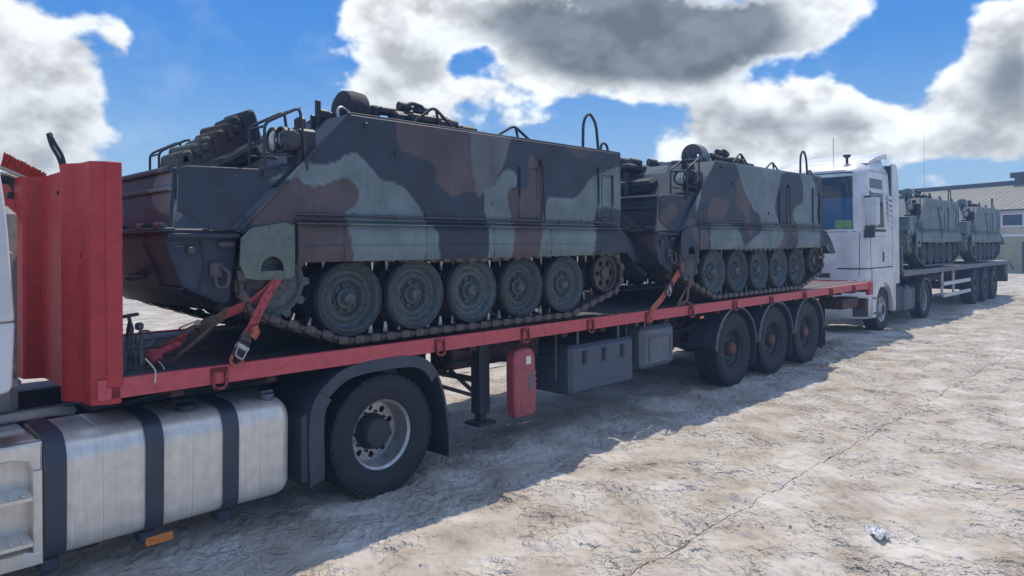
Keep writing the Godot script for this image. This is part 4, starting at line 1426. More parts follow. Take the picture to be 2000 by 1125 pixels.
	# red fire extinguisher box
	var ex := Mb.new()
	ex.prism(rounded_poly(v2([5.77, 0.36, 6.06, 0.36, 6.075, 0.62, 6.055, 0.97, 6.00, 1.03, 5.80, 1.03, 5.75, 0.96, 5.75, 0.55]), [0.03, 0.03, 0.02, 0.06, 0.05, 0.05, 0.06, 0.02]), -0.13, 0.0, Transform3D(), 0.018)
	ex.prism(rounded_poly(v2([5.83, 0.40, 6.03, 0.40, 6.03, 0.54, 5.83, 0.54]), [0.02]), -0.002, 0.006, Transform3D(), 0.003)
	for k in 3: ex.bb(5.85, 6.01, 0.425 + 0.035 * k, 0.435 + 0.035 * k, 0.0, 0.010, 0.002)
	var box := obj("extinguisher_box", ex, M.red_plastic, t)
	m = Mb.new()
	m.bb(5.915, 5.985, 0.875, 0.955, 0.0, 0.003, 0.0012)
	obj("box_sticker", m, M.paper, box)
	m = Mb.new()
	var oval := PackedVector2Array()
	for k in 20: oval.append(Vector2(5.985 + 0.036 * cos(TAU * k / 20), 0.70 + 0.10 * sin(TAU * k / 20)))
	m.prism(oval, -0.004, 0.004, Transform3D(), 0.002)
	obj("box_window", m, M.bluegrey, box)
	m = Mb.new()
	m.prism(v2([6.06, 0.62, 6.12, 0.645, 6.075, 0.67, 6.12, 0.70, 6.075, 0.73, 6.115, 0.765, 6.07, 0.79, 6.055, 0.80, 6.055, 0.60]), -0.10, -0.04, Transform3D(), 0.004)
	obj("box_catch", m, M.grey_plastic, box)
	# tool boxes
	m = Mb.new()
	m.bb(6.66, 7.84, 0.43, 0.965, -0.06, -0.62, 0.03)
	m.bb(6.69, 7.81, 0.455, 0.94, -0.05, -0.08, 0.012)
	var tb := obj("tool_box", m, M.box_grey, t)
	for x in [6.90, 7.25, 7.60]:
		m = Mb.new()
		m.bb(x - 0.045, x + 0.045, 0.745, 0.90, -0.056, -0.043, 0.005)
		m.bb(x - 0.022, x + 0.022, 0.755, 0.86, -0.046, -0.030, 0.005)
		m.bb(x - 0.030, x + 0.030, 0.86, 0.885, -0.046, -0.024, 0.005)
		obj("latch", m, M.dark, tb)
	m = Mb.new()
	m.bb(8.03, 8.76, 0.53, 1.05, -0.06, -0.55, 0.05)
	m.bb(8.09, 8.70, 0.58, 0.94, -0.05, -0.08, 0.02)
	m.tube(round_corners(v3([8.16, 0.62, -0.045, 8.16, 0.91, -0.045, 8.64, 0.91, -0.045, 8.64, 0.62, -0.045]), 0.03), 0.008, 6, false)
	obj("storage_box", m, M.bluegrey, t)
	m = Mb.new()
	m.tube([Vector3(6.50, 0.62, -0.12), Vector3(6.50, 1.14, -0.12)], 0.010, 6)
	m.tube([Vector3(7.78, 0.95, -0.12), Vector3(7.78, 1.14, -0.12)], 0.010, 6)
	m.tube([Vector3(7.9, 0.5, -0.3), Vector3(8.0, 0.5, -0.3)], 0.05, 10)
	obj("box_hanger", m, M.steel_dark, t)
	for q in [[0.90, 0.012, -0.30], [0.86, 0.009, -0.34]]:
		m = Mb.new()
		var hose := []
		for k in 15: hose.append(Vector3(5.2 + 0.62 * k, q[0] + 0.05 * sin(k * 1.7 + q[1] * 100.0), q[2] - 0.04 * cos(k * 2.3)))
		m.tube(smooth_path(hose, false, 4), q[1], 6)
		obj("air_hose", m, M.rubber, t)
	for x in [6.85, 7.6, 8.15, 8.6]:
		m = Mb.new()
		m.bb(x - 0.02, x + 0.02, 0.95, 1.14, -0.10, -0.125, 0.004)
		obj("box_bracket", m, M.steel_dark, t)
	# three axles
	for k in 3:
		var x := 10.36 + 1.31 * k
		add_wheel(t, Vector3(x, 0.53, -0.05), "trailer")
		add_wheel(t, Vector3(x, 0.53, -2.45), "trailer", true)
		m = Mb.new()
		arch(m, x, 0.53, 0.605, deg_to_rad(8), deg_to_rad(172), -0.015, -0.46, 0.012, 0.014)
		m.bb(x + 0.590, x + 0.602, 0.20, 0.60, -0.02, -0.46, 0.004)
		obj("mudguard", m, M.dark_plastic, t)
		m = Mb.new()
		arch(m, x, 0.53, 0.611, deg_to_rad(4), deg_to_rad(176), -0.006, -0.014, 0.004, 0.004, 22)
		obj("mudguard_trim", m, M.grey_plastic, t)
		m = Mb.new()
		m.bar(Vector3(x, 0.53, -0.4), Vector3(x, 0.53, -2.1), 0.13, 0.13, 0.03)
		m.tube([Vector3(x + 0.15, 0.6, -0.75), Vector3(x + 0.15, 0.95, -0.75)], 0.12, 14)
		obj("axle", m, M.dark, t)
	for z in [-0.25, -2.25]:
		m = Mb.new()
		m.bb(13.72, 13.735, 0.22, 0.95, z + 0.21, z - 0.21, 0.004)
		obj("mud_flap", m, M.rubber, t)
	# rear light bar and underrun guard
	m = Mb.new()
	m.bb(15.80, 15.98, 0.72, 0.93, -0.03, -2.47, 0.012)
	m.bb(15.5, 15.9, 0.80, 1.10, -0.68, -0.78, 0.01)
	m.bb(15.5, 15.9, 0.80, 1.10, -1.72, -1.82, 0.01)
	obj("rear_bumper", m, M.frame_brown, t)
	m = Mb.new()
	m.bb(14.75, 15.62, 0.78, 0.98, -0.10, -0.46, 0.02)
	obj("rear_locker", m, M.frame_brown, t)
	for z in [-0.25, -2.25]:
		m = Mb.new()
		m.bb(15.975, 16.01, 0.76, 0.90, z + 0.20, z - 0.20, 0.012)
		obj("tail_lamp", m, M.lens_red, t)
	for x in [9.35, 13.3]:
		m = Mb.new()
		m.bb(x - 0.05, x + 0.05, 1.055, 1.09, -0.012, 0.004, 0.006)
		obj("marker_lamp", m, M.amber, t)


func cab_front(y: float) -> float:   # how far forward the second cab's front is at a height
	for k in [[0.3, 1.0, 17.42, 17.36], [1.0, 1.5, 17.36, 17.34], [1.5, 2.35, 17.34, 17.32], [2.35, 3.6, 17.32, 17.50], [3.6, 3.75, 17.50, 17.62], [3.75, 4.02, 17.62, 18.35]]:
		if y <= k[1]: return remap(y, k[0], k[1], k[2], k[3])
	return 18.35


func cab_point(y: float, s: float, off := 0.0) -> Vector3:   # s: 0..1 near side from rear to corner, 1..2 corner, 2..3 front, 3..4 corner, 4..5 far side
	var x0 := cab_front(y)
	var x1 := 19.30
	var inset := 0.0 if y < 2.4 else 0.09 * clampf((y - 2.4) / 1.4, 0.0, 1.0)
	if y > 3.72: inset += (y - 3.72) * 0.5
	var za := -0.55 - inset
	var zb := -3.05 + inset
	var r := 0.40
	var p: Vector3
	var n: Vector3
	if s <= 1.0:
		p = Vector3(lerpf(x1, x0 + r, s), y, za); n = Vector3(0, 0, 1)
	elif s <= 2.0:
		var a := (s - 1.0) * PI / 2
		n = Vector3(-sin(a), 0, cos(a))
		p = Vector3(x0 + r, y, za - r) + n * r
	elif s <= 3.0:
		p = Vector3(x0, y, lerpf(za - r, zb + r, s - 2.0)); n = Vector3(-1, 0, 0)
	elif s <= 4.0:
		var a := (s - 3.0) * PI / 2
		n = Vector3(-cos(a), 0, -sin(a))
		p = Vector3(x0 + r, y, zb + r) + n * r
	else:
		p = Vector3(lerpf(x0 + r, x1, s - 4.0), y, zb); n = Vector3(0, 0, -1)
	return p + n * off


func cab_patch(m: Mb, y0: float, y1: float, s0: float, s1: float, off: float, ny := 6, ns := 10) -> void:   # a thin raised panel that follows the cab's skin
	var rows := []
	var low := []
	for i in ny + 1:
		var y := lerpf(y0, y1, float(i) / ny)
		var a := []
		var b := []
		for j in ns + 1:
			var s := lerpf(s0, s1, float(j) / ns)
			a.append(cab_point(y, s, off))
			b.append(cab_point(y, s, -0.01))
		rows.append(a)
		low.append(b)
	m.grid(rows, true)
	for i in ny:
		m.face([rows[i][0], rows[i + 1][0], low[i + 1][0], low[i][0]], rows[i][0] - rows[i][1])
		m.face([rows[i][ns], rows[i + 1][ns], low[i + 1][ns], low[i][ns]], rows[i][ns] - rows[i][ns - 1])
	for j in ns:
		m.face([rows[0][j], rows[0][j + 1], low[0][j + 1], low[0][j]], Vector3.DOWN)
		m.face([rows[ny][j], rows[ny][j + 1], low[ny][j + 1], low[ny][j]], Vector3.UP)


func make_second_tractor() -> void:
	var t := thing("tractor_unit", "white high-roofed tractor unit facing the tail of the red flatbed trailer", "lorry", Vector3.ZERO)
	var m := Mb.new()
	var rows := []
	for y in [1.02, 1.25, 1.5, 2.0, 2.35, 2.7, 3.1, 3.6, 3.70, 3.78, 3.86, 3.94, 4.0, 4.02]:
		var row := []
		for k in 61: row.append(cab_point(y, k / 60.0 * 5.0))
		rows.append(row)
	m.grid(rows, true)
	var rear := []
	for row in rows: rear.append([row[0], row[60]])
	m.grid(rear, false, false)
	m.face(rows[rows.size() - 1].slice(0), Vector3.UP)
	m.face(rows[0].slice(0), Vector3.DOWN)
	obj("cab", m, M.white, t)
	m = Mb.new()
	cab_patch(m, 2.36, 3.66, 1.72, 3.28, 0.006, 8, 24)
	var ws := obj("windscreen", m, M.glass_sky_tint, t)
	m = Mb.new()
	cab_patch(m, 3.08, 3.665, 1.71, 3.29, 0.012, 4, 24)
	obj("sun_visor", m, M.glass, ws)
	m = Mb.new()
	cab_patch(m, 2.375, 2.56, 1.76, 2.12, 0.010, 2, 6)
	obj("hivis_card", m, M.hivis, ws)
	m = Mb.new()
	for s in [2.2, 2.7]:
		m.bar(cab_point(2.36, s, 0.03), cab_point(2.44, s + 0.28, 0.03), 0.02, 0.02)
	obj("wiper", m, M.dark, ws)
	m = Mb.new()
	cab_patch(m, 2.40, 3.20, 0.36, 0.93, 0.005)
	obj("door_window", m, M.glass, t)
	m = Mb.new()
	cab_patch(m, 3.30, 3.52, 0.36, 0.95, 0.008, 3, 8)
	obj("upper_window", m, M.bluegrey, t)
	m = Mb.new()
	m.tube([cab_point(1.30, 0.97, 0.002), cab_point(2.30, 0.985, 0.002)], 0.006, 5)
	m.tube([cab_point(1.30, 0.30, 0.002), cab_point(3.24, 0.30, 0.002)], 0.006, 5)
	m.tube([cab_point(1.30, 0.30, 0.002), cab_point(1.30, 0.97, 0.002)], 0.006, 5)
	m.tube([cab_point(2.20, 0.30, 0.002), cab_point(2.20, 0.95, 0.002)], 0.004, 5)
	obj("door_seam", m, M.dark, t)
	m = Mb.new()
	cab_patch(m, 1.60, 1.84, 0.40, 0.45, 0.012, 2, 2)
	obj("door_handle", m, M.dark, t)
	m = Mb.new()
	m.tube([cab_point(3.70, 0.05, 0.002), cab_point(3.70, 1.0, 0.002), cab_point(3.70, 1.5, 0.002), cab_point(3.70, 2.0, 0.002), cab_point(3.70, 3.0, 0.002)], 0.006, 5)
	m.tube([cab_point(2.30, 1.0, 0.003), cab_point(2.30, 1.35, 0.003), cab_point(2.30, 1.7, 0.003), cab_point(2.30, 2.0, 0.003), cab_point(2.30, 3.0, 0.003)], 0.007, 5)
	m.tube([cab_point(1.20, 1.0, 0.003), cab_point(1.20, 1.35, 0.003), cab_point(1.20, 1.7, 0.003), cab_point(1.20, 2.0, 0.003), cab_point(1.20, 3.0, 0.003)], 0.007, 5)
	m.tube([cab_point(1.30, 1.55, 0.003), cab_point(2.28, 1.50, 0.003)], 0.006, 5)
	obj("panel_seam", m, M.dark, t)
	m = Mb.new()
	cab_patch(m, 2.30, 2.36, 0.30, 0.98, 0.008, 1, 6)
	cab_patch(m, 2.36, 3.24, 0.93, 0.965, 0.010, 4, 2)
	obj("window_seal", m, M.dark, t)
	m = Mb.new()
	m.bb(17.62, 17.70, 1.10, 1.16, -0.495, -0.52, 0.01)
	obj("indicator", m, M.amber, t)
	for y in [0.46, 0.80]:
		m = Mb.new()
		m.bb(17.74, 17.94, y - 0.02, y + 0.02, -0.492, -0.52, 0.006)
		obj("cab_step", m, M.dark, t)
	m = Mb.new()
	m.bb(19.30, 19.345, 1.2, 3.9, -0.58, -3.02, 0.004)
	obj("rear_gap", m, M.dark, t)
	# air deflector behind the cab side, with its gills
	for z in [-0.55, -3.05]:
		var sg := 1.0 if z > -1.0 else -1.0
		m = Mb.new()
		m.prism(rounded_poly(v2([19.36, 1.05, 19.86, 1.05, 19.84, 3.55, 19.70, 3.95, 19.36, 3.95]), [0.02, 0.02, 0.2, 0.1, 0.02]), z - sg * 0.05, z - sg * 0.002, Transform3D(), 0.006)
		obj("side_fairing", m, M.white, t)
	for k in 6:
		m = Mb.new()
		m.prism(v2([0, 0, 0.035, -0.01, 0.0, 0.075]), 19.02, 19.29, Transform3D(Basis(Vector3(0, 0, 1), Vector3(0, 1, 0), Vector3(1, 0, 0)), Vector3(0, 2.46 + 0.125 * k, -0.56)), 0.002)
		obj("gill", m, M.white, t)
	# roof spoiler
	m = Mb.new()
	var sp := []
	for q in [[18.10, 3.93], [18.5, 4.06], [18.9, 4.16], [19.3, 4.23], [19.52, 4.25]]:
		var row := []
		for k in 9:
			var z := lerpf(-0.72, -2.88, k / 8.0)
			row.append(Vector3(q[0], q[1] - 0.05 * (absf(k - 4) / 4.0) ** 3, z))
		sp.append(row)
	m.grid(sp)
	var lo := []
	for row in sp:
		var b := []
		for v in row: b.append(v + Vector3(0.02, -0.05 - 0.05 * (v.x - 18.1), 0))
		lo.append(b)
	m.grid(lo, true)
	for i in 4:
		for e in [0, 8]:
			m.face([sp[i][e], sp[i + 1][e], lo[i + 1][e], lo[i][e]], Vector3(0, 0, 1 if e == 0 else -1))
	for j in 8: m.face([sp[4][j], sp[4][j + 1], lo[4][j + 1], lo[4][j]], Vector3.RIGHT)
	m.bb(19.0, 19.4, 3.9, 4.12, -0.80, -0.86, 0.01)
	m.bb(19.0, 19.4, 3.9, 4.12, -2.74, -2.80, 0.01)
	obj("roof_spoiler", m, M.white, t)
	m = Mb.new()
	m.lathe(prof([0.03, 0, 0.03, 0.12, 0.085, 0.16, 0.085, 0.20, 0.0, 0.21]), 14, Transform3D(Basis(Vector3.RIGHT, -PI / 2), Vector3(18.0, 3.90, -1.12)))
	obj("roof_beacon", m, M.dark, t)
	m = Mb.new()
	m.tube([Vector3(18.2, 3.9, -1.5), Vector3(18.2, 4.55, -1.5)], 0.006, 6)
	obj("whip_aerial", m, M.dark, t)
	# mirror
	m = Mb.new()
	m.bb(17.52, 17.66, 2.42, 3.08, -0.30, -0.52, 0.05)
	var mir := obj("mirror", m, M.white, t)
	m = Mb.new()
	m.bb(17.655, 17.672, 2.45, 3.05, -0.32, -0.50, 0.006)
	m.bb(17.55, 17.66, 3.06, 3.10, -0.32, -0.62, 0.015)
	m.prism(v2([17.48, 2.16, 17.60, 2.16, 17.67, 2.43, 17.54, 2.43]), -0.40, -0.60, Transform3D(), 0.015)
	obj("mirror_arm", m, M.dark, mir)
	# lower body: bumper, wheel arch, steps
	m = Mb.new()
	var wx := 18.56
	var arc := []
	for k in 13:
		var a := deg_to_rad(lerpf(0, 180, k / 12.0))
		arc.append_array([wx + 0.60 * cos(a), 0.52 + 0.60 * sin(a)])
	var body := [19.30, 0.42]
	body.append_array([19.33, 1.02, 19.22, 1.46, 17.75, 1.46, 17.70, 0.35, 17.96, 0.35])
	arc.reverse()
	var full := [19.30, 0.40, 19.34, 1.02, 19.22, 1.46, 17.78, 1.46, 17.70, 0.36, 17.95, 0.36]
	for k in 13:
		var a := deg_to_rad(lerpf(180, 0, k / 12.0))
		full.append_array([wx + 0.60 * cos(a), 0.52 + 0.60 * sin(a)])
	m.prism(v2(full), -0.60, -0.50, Transform3D(), 0.012)
	obj("wheel_arch", m, M.white, t)
	m = Mb.new()
	m.prism(v2(full), -3.10, -3.00, Transform3D(), 0.012)
	obj("wheel_arch", m, M.white, t)
	m = Mb.new()
	m.bb(19.18, 19.36, 0.42, 1.36, -0.49, -0.62, 0.03)
	obj("arch_flare", m, M.white_trim, t)
	m = Mb.new()
	var bump := []
	for y in [0.34, 0.42, 0.62, 0.70, 0.98, 1.06]:
		var row := []
		for k in 41: row.append(cab_point(y, 0.90 + k / 40.0 * 3.2, 0.03 if y > 0.36 else -0.04))
		bump.append(row)
	m.grid(bump, true)
	obj("front_bumper", m, M.white, t)
	m = Mb.new()
	cab_patch(m, 0.66, 0.86, 1.25, 1.75, 0.036, 2, 8)
	obj("headlight", m, M.lamp_glass, t)
	m = Mb.new()
	cab_patch(m, 0.40, 0.62, 1.30, 1.80, 0.038, 2, 8)
	m.bb(17.55, 19.2, 0.55, 1.05, -0.85, -2.75, 0.02)
	cab_patch(m, 1.455, 1.485, 0.0, 2.1, 0.004, 1, 20)
	obj("underbody", m, M.dark, t)
	m = Mb.new()
	for y in [1.10, 1.26]: cab_patch(m, y, y + 0.10, 2.2, 2.8, 0.012, 2, 8)
	obj("grille", m, M.dark, t)
	add_wheel(t, Vector3(wx, 0.50, -0.56), "steer")
	add_wheel(t, Vector3(wx, 0.50, -3.02), "steer", true)
	m = Mb.new()
	for z in [-1.38, -2.22]: m.bb(17.7, 23.1, 0.72, 0.98, z - 0.04, z + 0.04, 0.006)
	m.bar(Vector3(wx, 0.5, -0.8), Vector3(wx, 0.5, -2.8), 0.12, 0.12, 0.02)
	m.bar(Vector3(22.1, 0.5, -0.8), Vector3(22.1, 0.5, -2.8), 0.15, 0.15, 0.02)
	m.bb(21.6, 22.7, 0.98, 1.12, -1.0, -2.6, 0.02)
	obj("chassis_frame", m, M.dark, t)
	m = Mb.new()
	m.bb(19.50, 20.15, 0.30, 0.98, -0.60, -1.2, 0.06)
	m.bb(19.42, 19.50, 0.5, 0.9, -0.62, -1.1, 0.02)
	m.tube([Vector3(19.6, 1.02, -0.7), Vector3(20.1, 1.02, -0.7)], 0.06, 10)
	obj("battery_box", m, M.dark, t)
	m = Mb.new()
	m.bb(20.22, 21.30, 0.26, 0.95, -0.58, -1.2, 0.10)
	var tk := obj("fuel_tank", m, M.box_grey, t)
	for x in [20.45, 21.05]:
		m = Mb.new()
		m.bb(x - 0.04, x + 0.04, 0.255, 0.956, -0.572, -1.15, 0.03)
		obj("tank_strap", m, M.dark_plastic, tk)
	m = Mb.new()
	arch(m, 22.1, 0.5, 0.60, deg_to_rad(0), deg_to_rad(180), -0.55, -1.15, 0.012, 0.05)
	obj("mudguard", m, M.dark_plastic, t)
	add_wheel(t, Vector3(22.1, 0.50, -0.56), "drive")
	add_wheel(t, Vector3(22.1, 0.50, -3.02), "drive", true)


func make_trailer_two() -> void:
	var t := thing("flatbed_trailer", "grey flatbed semi-trailer with white side guard bars, behind the white tractor unit", "trailer", Vector3.ZERO)
	var y0 := 1.33
	var m: Mb
	m = Mb.new()
	m.bb(20.2, 33.55, y0 - 0.045, y0 - 0.004, -0.58, -3.02, 0.004)
	obj("deck", m, M.deck_pale, t)
	for z in [-0.54, -3.06]:
		m = Mb.new()
		m.bb(20.1, 33.6, y0 - 0.13, y0 + 0.004, z - 0.02, z + 0.02, 0.006)
		obj("side_rail", m, M.bluegrey, t)
	m = Mb.new()
	for z in [-1.25, -2.35]:
		m.prism(v2([20.5, 1.28, 33.4, 1.28, 33.4, 1.05, 26.0, 0.85, 24.5, 0.85, 23.2, 1.02, 20.5, 1.10]), z - 0.06, z + 0.06, Transform3D(), 0.006)
	var xx := 20.6
	while xx < 33.4:
		m.bb(xx - 0.04, xx + 0.04, 1.12, 1.28, -0.58, -3.0, 0.006)
		xx += 0.8
	m.bb(26.6, 32.2, 0.64, 0.85, -1.18, -1.34, 0.02)
	obj("chassis_frame", m, M.frame_brown, t)
	m = Mb.new()
	m.bb(20.12, 20.18, 1.25, 1.95, -0.56, -3.04, 0.01)
	obj("headboard", m, M.bluegrey, t)
	for z in [-0.85, -2.75]:
		m = Mb.new()
		m.bb(23.28, 23.44, 0.30, 1.22, z - 0.07, z + 0.07, 0.01)
		m.bb(23.2, 23.52, 0.26, 0.30, z - 0.12, z + 0.12, 0.01)
		obj("landing_leg", m, M.frame_brown, t)
	for y in [0.50, 0.84]:
		m = Mb.new()
		m.bb(24.0, 27.25, y - 0.055, y + 0.055, -0.56, -0.595, 0.012)
		obj("side_guard", m, M.white_trim, t)
	for x in [24.08, 25.35]:
		m = Mb.new()
		m.bb(x - 0.04, x + 0.04, 0.46, 1.20, -0.60, -0.66, 0.008)
		obj("guard_post", m, M.white_trim, t)
	for k in 3:
		var x := 27.95 + 1.45 * k
		add_wheel(t, Vector3(x, 0.53, -0.57), "trailer")
		add_wheel(t, Vector3(x, 0.53, -3.02), "trailer", true)
		m = Mb.new()
		arch(m, x, 0.53, 0.60, deg_to_rad(10), deg_to_rad(170), -0.56, -1.0, 0.012, 0.02)
		obj("mudguard", m, M.dark_plastic, t)
		m = Mb.new()
		m.bar(Vector3(x, 0.53, -0.9), Vector3(x, 0.53, -2.7), 0.13, 0.13, 0.03)
		obj("axle", m, M.dark, t)
	m = Mb.new()
	m.bb(33.2, 33.45, 0.52, 0.78, -0.60, -3.0, 0.015)
	m.bb(33.2, 33.4, 0.75, 1.2, -1.2, -1.32, 0.01)
	m.bb(33.2, 33.4, 0.75, 1.2, -2.3, -2.42, 0.01)
	m.bb(33.0, 33.5, 0.70, 1.18, -0.62, -1.0, 0.02)
	obj("rear_bumper", m, M.dark, t)
	m = Mb.new()
	m.bar(Vector3(33.5, 1.22, -0.56), Vector3(33.85, 0.98, -0.50), 0.05, 0.05, 0.01)
	obj("rear_hook", m, M.dark, t)


# ---------------------------------------------------------------- lashings and loose things
func web(t: Node3D, called: String, pts: Array, half_w: Vector3, mat: Material, th := 0.006) -> void:
	var m := Mb.new()
	var w := []
	for p in pts: w.append(half_w)
	m.ribbon(pts, w, th)
	obj(called, m, mat, t)


func ratchet(t: Node3D, a: Vector3, b: Vector3, side: Vector3) -> void:   # handle, drum and frame lying along a..b
	var d := (b - a).normalized()
	var up := side.cross(d).normalized()
	if up.y < 0.0: up = -up
	var L := a.distance_to(b)
	var turn := Basis(d, up, d.cross(up))
	var c := (a + b) / 2.0 + up * 0.014
	var r := part("ratchet", t)
	var m := Mb.new()
	for s in [-1.0, 1.0]:
		m.box(c + turn * Vector3(0, 0, s * 0.034), Vector3(L, 0.034, 0.006), 0.003, turn)
	m.box(c + turn * Vector3(-L * 0.42, 0.012, 0), Vector3(0.02, 0.02, 0.075), 0.006, turn)
	m.box(c + turn * Vector3(L * 0.45, 0.0, 0), Vector3(0.018, 0.018, 0.078), 0.006, turn)
	obj("ratchet_frame", m, M.steel_dark, r)
	m = Mb.new()
	m.tube([c + turn * Vector3(0, 0.01, -0.045), c + turn * Vector3(0, 0.01, 0.045)], 0.022, 12)
	obj("drum", m, M.zinc, r)
	m = Mb.new()
	m.tube(round_corners([c + turn * Vector3(L * 0.05, 0.03, -0.036), c + turn * Vector3(L * 0.55, 0.05, -0.032), c + turn * Vector3(L * 0.55, 0.05, 0.032), c + turn * Vector3(L * 0.05, 0.03, 0.036)], 0.02), 0.006, 6)
	obj("ratchet_handle", m, M.zinc, r)


func make_lashings() -> void:
	# nearest carrier, two straps from the sprocket
	var t := thing("lashing_strap", "red ratchet strap running from the nearest carrier's sprocket to the foot of the headboard", "strap", Vector3.ZERO, 0.0, "straps holding the carriers down")
	var s := Vector3(0, 0.042, 0.040)
	web(t, "webbing", v3([3.300, 1.84, -0.05, 3.22, 1.745, -0.05, 3.10, 1.655, -0.06, 2.955, 1.595, -0.10]), s, M.strap_red)
	web(t, "webbing", v3([2.955, 1.595, -0.10, 2.90, 1.555, -0.13, 2.80, 1.49, -0.19]), s * 1.15, M.strap_dirty, 0.012)
	ratchet(t, Vector3(2.90, 1.56, -0.12), Vector3(2.72, 1.45, -0.22), Vector3(0, 0.7, 0.7))
	web(t, "webbing", v3([2.73, 1.45, -0.22, 2.60, 1.36, -0.31, 2.52, 1.285, -0.38]), s, M.strap_red)
	var m := Mb.new()
	m.lathe(prof([0.0, -0.055, 0.045, -0.045, 0.062, 0.0, 0.045, 0.045, 0.0, 0.055]), 16, Transform3D(Basis(Vector3(0.75, 0.5, -0.43).normalized(), 0.9), Vector3(2.545, 1.315, -0.30)))
	m.tube(smooth_path(v3([2.50, 1.30, -0.33, 2.60, 1.36, -0.27, 2.70, 1.40, -0.24])), 0.028, 8)
	obj("rolled_end", m, M.strap_red, t)
	web(t, "loose_tail", v3([2.86, 1.50, -0.12, 2.74, 1.40, -0.14, 2.66, 1.33, -0.17, 2.60, 1.262, -0.22]), Vector3(0, 0.022, 0.026), M.strap_dirty)

	t = thing("lashing_strap", "red ratchet strap from the nearest carrier's sprocket straight down to the trailer rail", "strap", Vector3.ZERO, 0.0, "straps holding the carriers down")
	s = Vector3(0.042, 0.010, 0.0)
	web(t, "webbing", v3([3.315, 1.84, -0.022, 3.24, 1.74, -0.022, 3.16, 1.60, -0.022, 3.115, 1.51, -0.022, 3.085, 1.47, -0.035]), s, M.strap_red)
	m = Mb.new()
	m.tube(smooth_path(v3([3.12, 1.50, -0.02, 3.13, 1.455, -0.012, 3.105, 1.42, -0.015])), 0.030, 8)
	obj("folded_webbing", m, M.strap_orange, t)
	web(t, "webbing", v3([3.085, 1.47, -0.03, 3.04, 1.38, -0.02, 2.985, 1.30, -0.01]), s * 1.15, M.strap_dirty, 0.012)
	ratchet(t, Vector3(3.06, 1.42, -0.022), Vector3(2.98, 1.30, -0.008), Vector3(1, 0, 0))
	m = Mb.new()
	m.tube(round_corners(v3([2.955, 1.31, -0.005, 2.935, 1.275, 0.01, 2.96, 1.235, 0.028, 3.03, 1.262, 0.012, 2.99, 1.30, 0.0]), 0.02), 0.013, 8)
	obj("claw_hook", m, M.strap_orange, t)

	# second carrier
	t = thing("lashing_strap", "faded orange strap slanting from the second carrier's bow down to the trailer rail", "strap", Vector3.ZERO, 0.0, "straps holding the carriers down")
	web(t, "webbing", v3([9.02, 1.78, -0.08, 8.72, 1.58, -0.05, 8.40, 1.38, -0.02, 8.12, 1.25, 0.012]), Vector3(-0.02, 0.036, 0), M.strap_orange)
	ratchet(t, Vector3(8.68, 1.56, -0.05), Vector3(8.48, 1.43, -0.035), Vector3(-0.5, 0.85, 0))
	m = Mb.new()
	m.tube(round_corners(v3([8.13, 1.26, 0.012, 8.05, 1.20, 0.03, 8.02, 1.14, 0.03, 8.10, 1.13, 0.035]), 0.02), 0.018, 8)
	obj("claw_hook", m, M.strap_orange, t)
	t = thing("lashing_strap", "dark dirty strap hanging slack below the second carrier's sprocket", "strap", Vector3.ZERO, 0.0, "straps holding the carriers down")
	web(t, "webbing", v3([9.16, 1.68, -0.03, 9.02, 1.50, -0.02, 8.86, 1.36, -0.02, 8.78, 1.25, -0.03]), Vector3(0.030, 0.0, 0.0), M.strap_dirty)
	web(t, "loose_tail", v3([9.06, 1.55, 0.0, 8.98, 1.44, 0.01, 8.98, 1.34, 0.0, 8.90, 1.26, -0.02]), Vector3(0.026, 0.0, 0.0), M.strap_dirty)
	m = Mb.new()
	m.tube(smooth_path(v3([8.80, 1.26, -0.03, 8.92, 1.31, -0.01, 9.02, 1.29, 0.01, 9.06, 1.24, 0.025, 9.05, 1.18, 0.03])), 0.014, 8)
	obj("claw_hook", m, M.strap_dirty, t)

	# tangle hung behind the headboard
	t = thing("hanging_gear", "dark cover and chrome ratchet hanging behind the headboard's near post", "lashing gear", Vector3.ZERO)
	m = Mb.new()
	var rows := []
	for i in 9:
		var y := lerpf(1.63, 1.27, i / 8.0)
		var row := []
		for j in 6:
			var u := j / 5.0
			row.append(Vector3(2.30 + 0.06 * u + 0.012 * sin(i * 1.3 + j), y, -0.06 - 0.10 * u + 0.014 * sin(j * 2.2 + i * 0.6)))
		rows.append(row)
	m.grid(rows)
	m.grid(rows.map(func(r): return r.map(func(v): return v + Vector3(0.008, 0, -0.008))), true)
	m.tube([Vector3(2.28, 1.63, -0.06), Vector3(2.40, 1.63, -0.17)], 0.012, 6)
	obj("cover", m, M.tarp_dark, t)
	m = Mb.new()
	var ring := []
	for k in 18: ring.append(Vector3(2.45 + 0.055 * cos(TAU * k / 18), 1.46 + 0.055 * sin(TAU * k / 18), -0.20))
	m.tube(ring, 0.008, 8, true)
	m.tube(smooth_path(v3([2.40, 1.56, -0.17, 2.42, 1.50, -0.16, 2.41, 1.40, -0.15, 2.43, 1.32, -0.14])), 0.009, 6)
	m.box(Vector3(2.41, 1.55, -0.17), Vector3(0.05, 0.05, 0.04), 0.012)
	m.box(Vector3(2.405, 1.34, -0.13), Vector3(0.04, 0.10, 0.04), 0.012)
	obj("chrome_ratchet", m, M.steel_dark, t)
	m = Mb.new()
	m.tube(smooth_path(v3([2.43, 1.34, -0.12, 2.46, 1.28, -0.05, 2.45, 1.25, 0.004, 2.44, 1.20, 0.02])), 0.006, 6)
	obj("cord", m, M.wood_pale, t)
	m = Mb.new()
	m.tube(smooth_path(v3([2.55, 1.30, -0.26, 2.57, 1.265, -0.22, 2.56, 1.25, -0.16])), 0.005, 6)
	obj("cord", m, M.wood_pale, t)

	# broom lying on the headboard
	t = thing("hand_broom", "red bristled hand broom with pale back lying on top of the headboard", "broom", Vector3(2.02, 2.60, -1.52))
